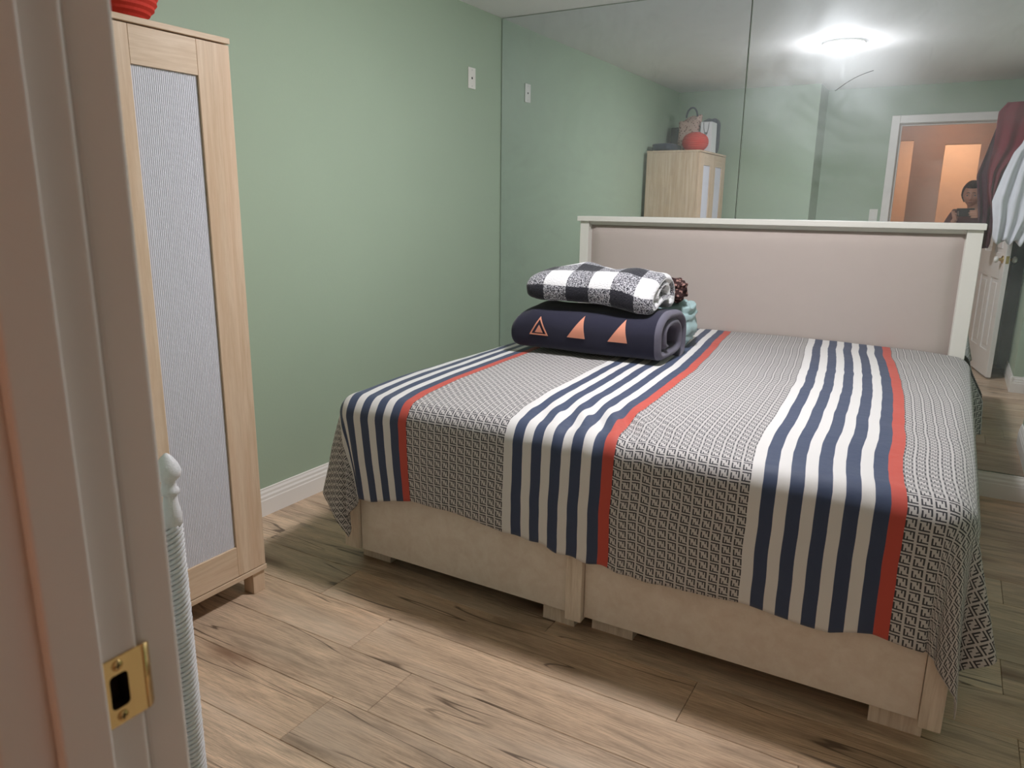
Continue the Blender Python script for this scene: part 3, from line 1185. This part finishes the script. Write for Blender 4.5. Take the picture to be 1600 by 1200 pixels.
# ------------------------------------------------------------------ white wicker stand beside the doorway
wk = tag(empty('wicker_stand', (1.0, -3.19, 0)), 'white wicker stand with twisted rope-bound post, between door frame and wardrobe', 'wicker stand')
k = NT('white_wicker')
k.base(srgb(232, 232, 236), .45, 0, .4)
k.bump(k.noise(k.coord('Object', (60, 60, 300)), 3, 3), .3, .003)
M['wicker'] = k.m
WX, WY, WTOP = 1.147, -3.170, .785
for wx, wy in ((WX, WY), (WX, -3.255), (.80, WY), (.80, -3.255)):
    lathe('post', [(.008, 0), (.008, WTOP - .105), (.019, WTOP - .098), (.0195, WTOP - .075), (.0155, WTOP - .055), (.012, WTOP - .03), (.010, WTOP)], M['wicker'], wk, (wx, wy, 0), 'z', 14)
    strands = []
    for st in range(5):
        turns = 12
        pts = []
        for i in range(turns * 12 + 1):
            a = 2 * PI * i / 12 + 2 * PI * st / 5
            pts.append((wx + .0150 * math.cos(a), wy + .0150 * math.sin(a), .01 + (WTOP - .108) * i / (turns * 12)))
        strands.append(tube('rope_binding', pts, .0049, M['wicker'], None, 6))
    bm = bmesh.new()
    for q in strands:
        bm.from_mesh(q.data)
        bpy.data.objects.remove(q)
    from_bm('rope_binding', bm, M['wicker'], wk, smooth=True)
    lathe('finial', [(.012, 0), (.019, .004), (.019, .012), (.015, .018), (.013, .030), (.024, .040), (.026, .052), (.021, .066), (.012, .080), (.004, .088), (0, .090)],
          M['wicker'], wk, (wx, wy, WTOP - .035), 'z', 20)
for z in (.16, .42, .68):
    box('shelf', (.80, -3.255, z), (WX, WY, z + .014), M['wicker'], wk, .003)
for i in range(9):
    x = lerp(.84, WX - .05, i / 8)
    tube('cane', [(x, -3.255, .02), (x, -3.255, .70)], .005, M['wicker'], wk, 6)

# ------------------------------------------------------------------ things on top of the wardrobe (also seen in the mirror)
M['red'] = NT('red_paper').base(srgb(204, 62, 50), .75, 0, .2).m
M['floral'] = leopard('floral_print', srgb(120, 84, 76), srgb(196, 166, 152))
M['paperwhite'] = paint('white_card', srgb(232, 234, 236), .6, .02, 0)
M['navybag'] = fabric('dark_blue_nylon', srgb(46, 54, 72), .7, .2, 200, .2)
ZW = 1.8005
# red pleated paper lantern resting on its side edge
lan = tag(empty('paper_lantern', (.40, -2.70, ZW)), 'red pleated paper lantern on top of the wardrobe', 'lantern')
grid = []
n, m = 30, 48
R_, HH = .114, .082
for i in range(n + 1):
    v = -PI / 2 + PI * i / n
    row = []
    for j in range(m):
        u = 2 * PI * j / m
        rr = R_ * (max(math.cos(v), .30) ** .8) * (1 + .018 * math.cos(i * PI))
        row.append(Vector((.375 + rr * math.cos(u), -2.675 + rr * math.sin(u), ZW + HH + HH * math.sin(v))))
    grid.append(row)
world_child(quad_mesh('pleated_shade', grid, M['red'], None, closed_u=True, caps=True, smooth=False), lan)
pts = [(.375 + .031 * math.cos(a), -2.675 + .031 * math.sin(a), ZW + 2 * HH + .002) for a in [2 * PI * i / 24 for i in range(24)]]
tube('wire_ring', pts, .002, M['steel'], lan, 6, True)
# white shopping bag
bag = tag(empty('shopping_bag', (.455, -2.90, ZW)), 'white paper shopping bag with dark cord handles on the wardrobe', 'bag')
bm = bmesh.new()
bx0, bx1, by0, by1, bh = .365, .47, -2.99, -2.835, .265
v = [bm.verts.new(p) for p in ((bx0, by0, ZW), (bx1, by0, ZW), (bx1, by1, ZW), (bx0, by1, ZW))]
t = [bm.verts.new(p) for p in ((bx0 + .005, by0 - .004, ZW + bh), (bx1 - .005, by0 - .004, ZW + bh), (bx1 - .003, by1 + .003, ZW + bh), (bx0 + .003, by1 + .003, ZW + bh))]
gl = [bm.verts.new(((bx0 + bx1) / 2, y, z)) for y, z in ((by0 + .016, ZW), (by1 - .016, ZW), (by1 - .02, ZW + bh), (by0 + .02, ZW + bh))]
bm.faces.new(v)
bm.faces.new((v[3], v[2], t[2], t[3])); bm.faces.new((v[1], v[0], t[0], t[1]))
for a, b in ((0, 3), (1, 2)):
    pass
bm.faces.new((v[0], v[3], t[3], t[0])); bm.faces.new((v[2], v[1], t[1], t[2]))
bmesh.ops.delete(bm, geom=gl, context='VERTS')
b_ = from_bm('bag_body', bm, M['paperwhite'])
sd = b_.modifiers.new('s', 'SOLIDIFY'); sd.thickness = .0012
world_child(b_, bag)
for yy in (by1 + .0045, by0 - .0055):
    for sx in (0,):
        pts = []
        for i in range(15):
            t_ = i / 14
            pts.append((lerp(bx0 + .028, bx1 - .028, t_), yy, ZW + bh - .006 - .105 * math.sin(PI * t_) ** .6))
        tube('cord_handle', pts, .0022, M['blackmat'], bag, 6)
bm = bmesh.new()
for i in range(5):
    a = 2 * PI * i / 5
    add_box(bm, (.4175 + .006 * math.cos(a) - .003, by1 + .0022, ZW + .17 + .006 * math.sin(a) - .003), (.4175 + .006 * math.cos(a) + .003, by1 + .0034, ZW + .17 + .006 * math.sin(a) + .003))
from_bm('printed_emblem', bm, M['dkgrey'], bag)


def soft_box(name, c, s, mat, parent=None, e=.35, wob=.06, seed=0, n=18, m=36):
    grid = []
    for i in range(n + 1):
        v = -PI / 2 + PI * i / n
        row = []
        for j in range(m):
            u = 2 * PI * j / m
            sg = lambda q: math.copysign(abs(q) ** e, q)
            d = Vector((sg(math.cos(v)) * sg(math.cos(u)), sg(math.cos(v)) * sg(math.sin(u)), sg(math.sin(v))))
            r = 1 + wob * nz(d.x * 2 + seed, d.y * 2, d.z * 2) + wob * .5 * nz(d.x * 5 + seed, d.y * 5, d.z * 5)
            p = Vector((d.x * s[0] * r, d.y * s[1] * r, d.z * s[2] * r)) + Vector(c)
            row.append(p)
        grid.append(row)
    zmin = min(p.z for r in grid for p in r)
    o = quad_mesh(name, grid, mat, None, closed_u=True)
    if parent is not None: world_child(o, parent)
    return o


fb = tag(empty('floral_bag', (.27, -2.86, ZW)), 'slouched brown floral tote bag behind the red lantern on the wardrobe', 'bag')
g = []
for i in range(21):
    t_ = i / 20
    z = ZW + .002 + .30 * t_
    row = []
    for j in range(40):
        u = 2 * PI * j / 40
        a, b = .085 + .02 * t_, .055 - .03 * t_
        fl = 1 + .07 * math.sin(u * 5 + t_ * 3) * t_
        row.append(Vector((.235 + math.cos(u) * a * fl + .02 * t_, -2.875 + math.sin(u) * b * fl, z + .03 * t_ * math.cos(u * 1 + .4) + .012 * math.sin(u * 3) * t_)))
    g.append(row)
world_child(quad_mesh('bag_body', g, M['floral'], None, closed_u=True, caps=True), fb)
pts = [(.27 + .05 * math.cos(PI * i / 12), -2.87, ZW + .31 + .085 * math.sin(PI * i / 12)) for i in range(13)]
tube('handle', pts, .008, M['navybag'], fb, 8)
o = soft_box('folded_bag', (.135, -2.62, ZW + .036), (.095, .17, .035), M['navybag'], None, .5, .05, 3)
tag(o, 'flat dark blue folded bag at the wall side of the wardrobe top', 'bag')
o = soft_box('dark_box', (.105, -3.065, ZW + .122), (.06, .11, .12), M['dkgrey'], None, .2, .02, 8)
tag(o, 'tall dark grey box at the back of the wardrobe top', 'box')
o = soft_box('blue_pouch', (.385, -3.10, ZW + .160), (.075, .085, .158), M['navybag'], None, .5, .08, 11)
tag(o, 'dark blue pouch standing behind the white shopping bag', 'bag')

# ------------------------------------------------------------------ open bedroom door, garments on it
M['doorwhite'] = paint('door_paint', srgb(233, 229, 224), .4, .02, .03, 50)
ang = math.radians(78.5)
HX, HY = XHINGE - .003, YB + .004
DW, DH, DT = .735, 2.03, .035
door = tag(empty('door_1', (HX, HY, 0), PI / 2 - 0), 'white panelled bedroom door standing open, seen in the mirror', 'door', kind='structure')
door.rotation_euler = (0, 0, ang)          # local x = along the leaf away from the hinge; local +y = face towards the opening


def dl(o, parent=door):
    o.parent = parent
    return o


bm = bmesh.new()
zr = [(.012, .215), (.80, 1.00), (1.90, 2.04)]
add_box(bm, (0, -DT, .012), (.11, 0, DH + .01), .0015, 1)
add_box(bm, (DW - .11, -DT, .012), (DW, 0, DH + .01), .0015, 1)
for za, zb in zr:
    add_box(bm, (.11, -DT, za), (DW - .11, 0, zb), .0, 1)
add_box(bm, (DW / 2 - .05, -DT, .215), (DW / 2 + .05, 0, .80), .0, 1)
add_box(bm, (DW / 2 - .05, -DT, 1.0), (DW / 2 + .05, 0, 1.90), .0, 1)
dl(from_bm('door_leaf', bm, M['doorwhite']))
for x0, x1 in ((.11, DW / 2 - .05), (DW / 2 + .05, DW - .11)):
    for za, zb in ((.215, .80), (1.0, 1.90)):
        bm = bmesh.new()
        add_box(bm, (x0, -DT + .010, za), (x1, -.010, zb))
        add_box(bm, (x0 + .035, -DT + .003, za + .035), (x1 - .035, -.003, zb - .035), .006, 2)
        dl(from_bm('raised_panel', bm, M['doorwhite']))
for sy, y in ((1, 0.0), (-1, -DT)):
    kn = lathe('door_knob', [(0, .062), (.016, .061), (.024, .054), (.026, .046), (.022, .036), (.012, .030), (.010, .028)] if sy > 0 else
               [(0, -.062), (.016, -.061), (.024, -.054), (.026, -.046), (.022, -.036), (.012, -.030), (.010, -.028)], M['headwhite'], None, (DW - .06, y, .955), 'y', 24)
    dl(kn)
    ro = lathe('knob_rose', [(.0, 0), (.032, 0), (.030, .006), (.014, .010), (.010, .029)] if sy > 0 else [(.0, 0), (.032, 0), (.030, -.006), (.014, -.010), (.010, -.029)], M['brass'], None, (DW - .06, y, .955), 'y', 24)
    dl(ro)
dl(box('latch_plate', (DW - .0005, -DT / 2 - .011, .925), (DW + .0012, -DT / 2 + .011, .985), M['brass'], None, .0008))
for z in (.25, 1.05, 1.85):
    dl(lathe('hinge_barrel', [(0, -.045), (.006, -.045), (.006, .045), (0, .045)], M['brass'], None, (-.006, .004, z), 'z', 12, False))

M['maroon'] = fabric('maroon_knit', srgb(122, 40, 54), .9, .2, 300, .4)
M['plum'] = fabric('plum_wool', srgb(84, 44, 58), .9, .25, 300, .4)
M['whitecotton'] = fabric('white_cotton', srgb(224, 226, 232), .9, .04, 500, .3)


def garment(name, rows, mat, label, seed, folds=6, dep=.05, group=None):
    """hanging cloth: rows of (z, x0, x1, y) from top to bottom; closed loop with vertical pleats"""
    grid = []
    N = 72
    M_ = 34
    z_top, z_bot = rows[0][0], rows[-1][0]
    for i in range(M_ + 1):
        t = i / M_
        z = lerp(z_top, z_bot, t)
        rr = sorted(rows, key=lambda q: q[0])
        x0 = interp([(q[0], q[1]) for q in rr], z)
        x1 = interp([(q[0], q[2]) for q in rr], z)
        yc = interp([(q[0], q[3]) for q in rr], z)
        row = []
        amp = .30 + .70 * sstep(0, .5, t)
        for j in range(N):
            u = 2 * PI * j / N
            cx = (1 - math.cos(u)) / 2
            side = math.sin(u)
            fold = math.sin(cx * PI * folds + seed + 1.2 * nz(t * 2, seed)) * .020 * amp + .022 * nz(cx * 4 + seed, t * 3) * amp
            y = yc + fold + math.copysign(abs(side) ** .7, side) * dep * (.55 + .45 * amp) * .5
            zz = z + (.022 * math.sin(cx * PI * folds * .7 + seed * 2) + .03 * nz(cx * 5, seed)) * sstep(.75, 1, t)
            row.append(Vector((lerp(x0, x1, cx), y, zz)))
        grid.append(row)
    o = quad_mesh(name, grid, mat, None, closed_u=True, caps=True)
    return tag(o, label, 'garment', group)


garment('wool_coat', [(2.10, 2.645, 2.72, -3.22), (1.95, 2.615, 2.72, -3.22), (1.77, 2.575, 2.71, -3.22), (1.6, 2.535, 2.70, -3.22), (1.3, 2.585, 2.705, -3.2), (1.06, 2.60, 2.70, -3.2)],
        M['plum'], 'dark plum coat hanging on the open door behind the maroon sweater', 1.0, 5, .07, 'garments on the door')
garment('sweater', [(2.12, 2.66, 2.92, -2.935), (2.05, 2.61, 2.97, -2.93), (1.80, 2.615, 2.90, -2.93), (1.62, 2.60, 2.74, -2.93), (1.48, 2.615, 2.70, -2.93), (1.37, 2.645, 2.675, -2.93)],
        M['maroon'], 'maroon red sweater hanging over the top of the open door', 2.3, 6, .05, 'garments on the door')
garment('cotton_shirt', [(2.11, 2.84, 2.96, -2.80), (1.95, 2.83, 2.985, -2.80), (1.81, 2.785, 3.0, -2.80), (1.75, 2.745, 3.0, -2.80), (1.60, 2.70, 3.0, -2.80), (1.40, 2.655, 3.0, -2.80), (1.25, 2.68, 2.96, -2.80), (1.10, 2.695, 2.90, -2.80)],
        M['whitecotton'], 'crumpled white cotton shirt hanging in front of the maroon sweater', 4.1, 8, .07, 'garments on the door')
hk = tag(empty('door_hook', (HX, HY, 0)), 'steel over-door valet rod carrying the garments', 'hook')
hk.rotation_euler = (0, 0, ang)
for lx in (.60, .69):
    dl(box('strap', (lx - .01, -DT - .0028, 2.0412), (lx + .01, .0028, 2.0436), M['steel'], None, .0005), hk)
    dl(box('strap', (lx - .01, .0006, 1.96), (lx + .01, .0028, 2.0411), M['steel'], None, .0005), hk)
    dl(box('strap', (lx - .01, -DT - .0028, 1.96), (lx + .01, -DT - .0006, 2.0411), M['steel'], None, .0005), hk)
dl(tube('rod', [(.40, -DT / 2, 2.052), (.70, -DT / 2, 2.052), (.78, -DT / 2, 2.075), (.90, -DT / 2, 2.085)], .0075, M['steel'], None, 10), hk)
dl(tube('prong', [(.60, .003, 2.0), (.60, .05, 1.99), (.60, .075, 2.03)], .005, M['steel'], None, 8), hk)

# dark garment bag in the corner behind the door
o = None
rows = [(1.85, 2.99, 3.20, -3.52), (1.75, 2.93, 3.30, -3.52), (1.2, 2.89, 3.34, -3.50), (.4, 2.88, 3.36, -3.48), (.03, 2.90, 3.36, -3.48)]
garment('garment_bag', rows, M['dkgrey'], 'long charcoal garment bag in the corner behind the open door', 6.0, 5, .24)
tag(bpy.data.objects['garment_bag'], None, 'garment bag')
rk = tag(empty('coat_peg', (3.09, YB, 1.87)), 'wall peg above the charcoal garment bag', 'peg')
tube('peg', [(3.09, YB + .001, 1.88), (3.09, -3.56, 1.865), (3.09, -3.50, 1.90)], .008, M['steel'], rk, 8)
bx = tag(empty('storage_box', (3.22, -2.38, 0)), 'white storage drawer box standing in the alcove', 'box')
box('body', (3.045, -2.55, .001), (3.42, -2.20, .36), M['headwhite'], bx, .006)
box('drawer', (3.065, -2.199, .03), (3.40, -2.188, .17), M['trim'], bx, .003)
box('drawer', (3.065, -2.199, .19), (3.40, -2.188, .33), M['trim'], bx, .003)

# ------------------------------------------------------------------ the photographer, seen in the mirror
M['skin'] = paint('skin', srgb(206, 158, 134), .5, .05, .04, 200)
M['hair'] = fabric('dark_hair', srgb(44, 34, 32), .6, .3, 300, .4)
M['top'] = fabric('dark_red_top', srgb(92, 40, 40), .9, .2, 300, .3)
M['jeans'] = fabric('dark_trousers', srgb(44, 48, 62), .9, .2, 400, .3)
BACK = -CF
PHC = CAM + CR * .052 - CU * .020 + BACK * .0075


def skin_mesh(chains, root=None, sub=1):
    """chains: lists of (point, radius or (rx, ry)); shared points by rounding. returns baked mesh"""
    me = bpy.data.meshes.new('tmp')
    idx, vs, rad, es = {}, [], [], []
    for ch in chains:
        prev = None
        for p, r in ch:
            key = tuple(round(c, 4) for c in p)
            if key not in idx:
                idx[key] = len(vs)
                vs.append(p); rad.append(r)
            k = idx[key]
            if prev is not None and prev != k: es.append((prev, k))
            prev = k
    me.from_pydata([tuple(v) for v in vs], es, [])
    ob = bpy.data.objects.new('tmp', me)
    COL.objects.link(ob)
    ob.modifiers.new('skin', 'SKIN').use_smooth_shade = True
    if sub:
        sm = ob.modifiers.new('sub', 'SUBSURF'); sm.levels = sub; sm.render_levels = sub
    for i, r in enumerate(rad):
        d = me.skin_vertices[0].data[i]
        d.radius = (r, r) if isinstance(r, (int, float)) else r
        d.use_root = (i == 0)
    dg = bpy.context.evaluated_depsgraph_get()
    out = bpy.data.meshes.new_from_object(ob.evaluated_get(dg))
    bpy.data.objects.remove(ob)
    return out


def join_remesh(name, meshes, mat, voxel, smooth=4):
    bm = bmesh.new()
    for m in meshes:
        bm.from_mesh(m)
    me = bpy.data.meshes.new(name)
    bm.to_mesh(me); bm.free()
    ob = bpy.data.objects.new(name, me)
    COL.objects.link(ob)
    rm = ob.modifiers.new('r', 'REMESH'); rm.mode = 'VOXEL'; rm.voxel_size = voxel; rm.use_smooth_shade = True
    if smooth:
        s_ = ob.modifiers.new('s', 'SMOOTH'); s_.iterations = smooth; s_.factor = .5
    dg = bpy.context.evaluated_depsgraph_get()
    out = bpy.data.meshes.new_from_object(ob.evaluated_get(dg))
    bpy.data.objects.remove(ob)
    out.materials.clear(); out.materials.append(mat)
    for p in out.polygons: p.use_smooth = True
    o = bpy.data.objects.new(name, out)
    COL.objects.link(o)
    return o


V = Vector
HC = V((2.535, -4.405, 1.478))
HM = Matrix.Rotation(math.radians(6), 3, 'Z') @ Matrix.Rotation(math.radians(-13), 3, 'X')
SX, SY, SZ = .074, .094, .114


def head_pt(d, grow=0.0):
    x, y, z = d
    wx = SX * (1 - .26 * max(0, -z) ** 1.6)
    wy = SY * (1 - .12 * max(0, -z) ** 2)
    p = V((x * wx, y * wy, z * SZ))
    if y > 0:
        g = lambda cx, cz, sx, sz: math.exp(-((p.x - cx) / sx) ** 2 - ((p.z - cz) / sz) ** 2)
        k = sstep(0, .5, y)
        f = .020 * g(0, -.022, .011, .016) + .011 * g(0, -.002, .008, .022) + .006 * g(0, -.062, .020, .008) - .004 * g(0, -.049, .02, .004)
        f += .008 * g(0, -.094, .022, .016) - .009 * (g(.032, .004, .017, .012) + g(-.032, .004, .017, .012)) + .004 * (g(.03, .026, .022, .007) + g(-.03, .026, .022, .007))
        f += .004 * (g(.04, -.03, .02, .02) + g(-.04, -.03, .02, .02))
        p.y += f * k
    return p + V(d) * grow


def head_mesh():
    bm = bmesh.new()
    n, m = 70, 90
    rows = []
    for i in range(1, n):
        v = -PI / 2 + PI * i / n
        rows.append([bm.verts.new(HC + HM @ head_pt((math.cos(v) * math.cos(2 * PI * j / m), math.cos(v) * math.sin(2 * PI * j / m), math.sin(v)))) for j in range(m)])
    for a, b in zip(rows, rows[1:]):
        for j in range(m):
            bm.faces.new((a[j], a[(j + 1) % m], b[(j + 1) % m], b[j]))
    bm.faces.new(list(reversed(rows[0]))); bm.faces.new(rows[-1])
    # ears
    for s in (-1, 1):
        mat = Matrix.Translation(HC + HM @ V((s * .075, -.008, -.004))) @ (HM.to_4x4()) @ Matrix.Diagonal((.010, .019, .031, 1))
        bmesh.ops.create_uvsphere(bm, u_segments=16, v_segments=10, radius=1, matrix=mat)
    me = bpy.data.meshes.new('h'); bm.to_mesh(me); bm.free()
    return me


NECK0, NECK1 = V((2.565, -4.455, 1.335)), V((2.550, -4.430, 1.40))
PEL = V((2.60, -4.50, .90))
SHL, SHR = V((2.425, -4.465, 1.285)), V((2.735, -4.475, 1.285))
ELL, ELR = V((2.335, -4.30, 1.075)), V((2.775, -4.225, 1.085))
LEFT_END, RIGHT_END = PHC - CR * .079, PHC + CR * .079
WRL = LEFT_END - CU * .060 + BACK * .050 - CR * .035
WRR = RIGHT_END - CU * .030 + BACK * .055 + CR * .050
torso = [(PEL, (.125, .10)), (V((2.595, -4.49, 1.03)), (.108, .085)), (V((2.585, -4.475, 1.17)), (.125, .092)), (V((2.575, -4.465, 1.275)), (.10, .075)), (NECK0, .055), (NECK1, .049), (HC + V((0, -.01, -.03)), .05)]
chest = torso[3][0]
arms = []
for sh, el, wr in ((SHL, ELL, WRL), (SHR, ELR, WRR)):
    arms.append([(chest, torso[3][1]), (sh, .054), (sh.lerp(el, .5), .043), (el, .038), (el.lerp(wr, .35), .037), (wr, .024)])
legs = []
for sx in (-1, 1):
    hip = V((2.60 + sx * .085, -4.505, .84))
    knee = V((2.60 + sx * .095, -4.47, .47))
    ank = V((2.60 + sx * .10, -4.52, .09))
    toe = V((2.60 + sx * .115, -4.36, .035))
    legs.append([(PEL, torso[0][1]), (hip, .088), (hip.lerp(knee, .5), .072), (knee, .052), (knee.lerp(ank, .35), .050), (ank, .034), (V((ank.x, -4.47, .045)), .036), (toe, .028)])


def hand(wr, palm, fdir, spread, lens, thumb):
    """palm centre, finger direction, knuckle axis; fingers bend towards the phone (−BACK is towards the scene)"""
    ch = []
    base = palm
    ch.append([(wr, .024), (wr.lerp(palm, .5), (.026, .020)), (palm, (.034, .014)), (palm + fdir[0] * .028, (.036, .011))])
    for k in range(4):
        o_ = (k - 1.5) * .0195
        st = palm + spread * o_ * .8
        a = palm + fdir[0] * .040 + spread * o_
        b = a + fdir[1] * (lens[k] * .42)
        c = b + fdir[2] * (lens[k] * .33)
        d = c + fdir[2] * (lens[k] * .25)
        ch.append([(st, .009), (a, .0090), (b, .0082), (c, .0075), (d, .0062)])
    ch.append([(palm - fdir[0] * .018 + thumb[0] * .012, .012), (palm + thumb[0] * .034, .0105), (palm + thumb[0] * .034 + thumb[1] * .030, .0092), (palm + thumb[0] * .034 + thumb[1] * .054, .0074)])
    return [ch[0]], ch[1:]


FW = -BACK
# right hand: palm outside the right end, fingers lie across the phone's back
palmR = RIGHT_END + CR * .026 + BACK * .012 - CU * .008
dR = [(FW * .75 + CR * .25).normalized(), (-CR + FW * .25).normalized(), (-CR - FW * .04).normalized()]
hR = hand(WRR, palmR, [d.normalized() for d in dR], CU, (.060, .074, .078, .068), ((BACK * .5 - CR * .55 + CU * .2).normalized(), (-CR + CU * .35).normalized()))
palmL = LEFT_END - CR * .020 + BACK * .012 - CU * .016
dL = [(FW * .8 - CR * .2).normalized(), (CR * .55 - CU * .3 + FW * .1).normalized(), (CR - CU * .55 - FW * .05).normalized()]
hL = hand(WRL, palmL, dL, (CU * .9 - CR * .2).normalized(), (.044, .050, .050, .044), ((BACK * .5 + CR * .5 + CU * .3).normalized(), (CR + CU * .4).normalized()))
meshes = [skin_mesh([torso] + arms + legs), head_mesh()]
for main, fingers in (hR, hL):
    meshes.append(skin_mesh(main))
    for f in fingers:
        meshes.append(skin_mesh([f]))
per = tag(empty('person', (2.60, -4.49, 0)), 'person in a dark red top holding up a phone in the doorway', 'person')
world_child(join_remesh('body', meshes, M['skin'], .0042, 3), per)


def fatter(ch, d, t0=0):
    return [(p, (r + d) if isinstance(r, (int, float)) else (r[0] + d, r[1] + d)) for p, r in ch[t0:]]


tt = [(p, (r[0] + d, r[1] + d)) for (p, r), d in zip(torso[:4], (.020, .024, .030, .036))]
tt = [(PEL + V((0, 0, -.07)), (.172, .146)), (PEL + V((0, 0, .0)), (.168, .142))] + tt[1:] + [(NECK0 + V((0, 0, -.015)), .074)]
tt[2] = (tt[2][0], (.146, .122))
aa = []
for sh, el, wr in ((SHL, ELL, WRL), (SHR, ELR, WRR)):
    aa.append([tt[4], (sh, .074), (sh.lerp(el, .5), .060), (el, .054), (el.lerp(wr, .35), .052), (el.lerp(wr, .85), .038)])
world_child(join_remesh('top', [skin_mesh([tt] + aa)], M['top'], .009, 4), per)
ll = [fatter([q for q in l[:6]], .014) for l in legs]
for l in ll: l[0] = (PEL, (.140, .116))
ll = [[(PEL + V((0, 0, .13)), (.130, .108)), (PEL, (.140, .116))]] + ll
world_child(join_remesh('trousers', [skin_mesh(ll)], M['jeans'], .009, 4), per)
for l in legs:
    a, b = l[-2][0], l[-1][0]
    sh = join_remesh('shoe', [skin_mesh([[(V((a.x, -4.555, .044)), .042), (V((a.x, -4.47, .046)), (.046, .044)), (V((b.x, -4.37, .040)), (.048, .036)), (V((b.x, -4.315, .036)), (.036, .028))]])], M['blackmat'], .008, 3)
    mz = min(v.co.z for v in sh.data.vertices)
    for v in sh.data.vertices:
        v.co.z -= mz
    world_child(sh, per)
# hair: swept back cap with a bun
bm = bmesh.new()
n, m = 40, 72
rows = []
for i in range(n + 1):
    vv = PI / 2 - i / n * math.radians(150)
    row = []
    for j in range(m):
        u = 2 * PI * j / m
        dx, dy, dz = math.cos(vv) * math.cos(u), math.cos(vv) * math.sin(u), math.sin(vv)
        lim = lerp(-.62, .60, sstep(-.15, .55, math.sin(u)))      # hairline: low at the nape, high at the forehead
        if dz < lim:
            q = math.sqrt(max(1 - lim * lim, 0))
            dx, dy, dz = q * math.cos(u), q * math.sin(u), lim
            g_ = -.004
        else:
            g_ = .013 + .003 * math.sin(u * 22 + dz * 4)
        row.append(bm.verts.new(HC + HM @ head_pt((dx, dy, dz), g_)))
    rows.append(row)
for a, b in zip(rows, rows[1:]):
    for j in range(m):
        try: bm.faces.new((a[j], a[(j + 1) % m], b[(j + 1) % m], b[j])).smooth = True
        except ValueError: pass
bmesh.ops.create_uvsphere(bm, u_segments=20, v_segments=12, radius=.036, matrix=Matrix.Translation(HC + HM @ V((0, -.112, .02))))
world_child(from_bm('hair', bm, M['hair'], None, smooth=True), per)
for s in (-1, 1):
    ec = HC + HM @ V((s * .032, .0755, .004))
    world_child(lathe('eye', [(.0002, -.009), (.006, -.0068), (.009, 0), (.006, .0068), (.0002, .009)], M['headwhite'], None, ec, 'y', 16), per)
    world_child(lathe('iris', [(0, .0072), (.0058, .0072), (.0056, .0088), (0, .0096)], M['blackmat'], None, ec, 'y', 12), per)
    pts = [HC + HM @ (head_pt(V((s * q, .9, .24 + .05 * math.sin((q - .1) / .5 * PI))).normalized(), .0015)) for q in (.12, .22, .32, .42, .5)]
    world_child(tube('eyebrow', pts, .0032, M['hair'], None, 6), per)
M['lip'] = plain('lip', srgb(160, 84, 80), .45)
pts = [HC + HM @ (head_pt(V((q, .92, -.535 - .02 * abs(q) * 3)).normalized(), .001)) for q in (-.26, -.15, -.05, .05, .15, .26)]
world_child(tube('lips', pts, lambda t: .0022 + .0035 * math.sin(PI * t), M['lip'], None, 8), per)

# the phone, held level in front of the face; its back lens is where the picture is taken from
ph = tag(empty('phone', PHC), 'dark smartphone held sideways in both hands by the person', 'phone')
PM = Matrix((CR, CU, BACK)).transposed().to_4x4()


def phone_part(name, lo, hi, mat, bev):
    bm = bmesh.new()
    add_box(bm, lo, hi, bev, 3)
    bm.transform(Matrix.Translation(PHC) @ PM)
    return from_bm(name, bm, mat, ph)


phone_part('phone_case', (-.079, -.0375, -.0035), (.079, .0375, .0045), M['blackmat'], .003)
phone_part('screen', (-.074, -.034, .0046), (.074, .034, .0052), plain('dark_glass', srgb(16, 16, 20), .1), .0)
phone_part('lens_bump', (-.072, -.030, -.0042), (-.058, .012, -.0036), M['steel'], .0)
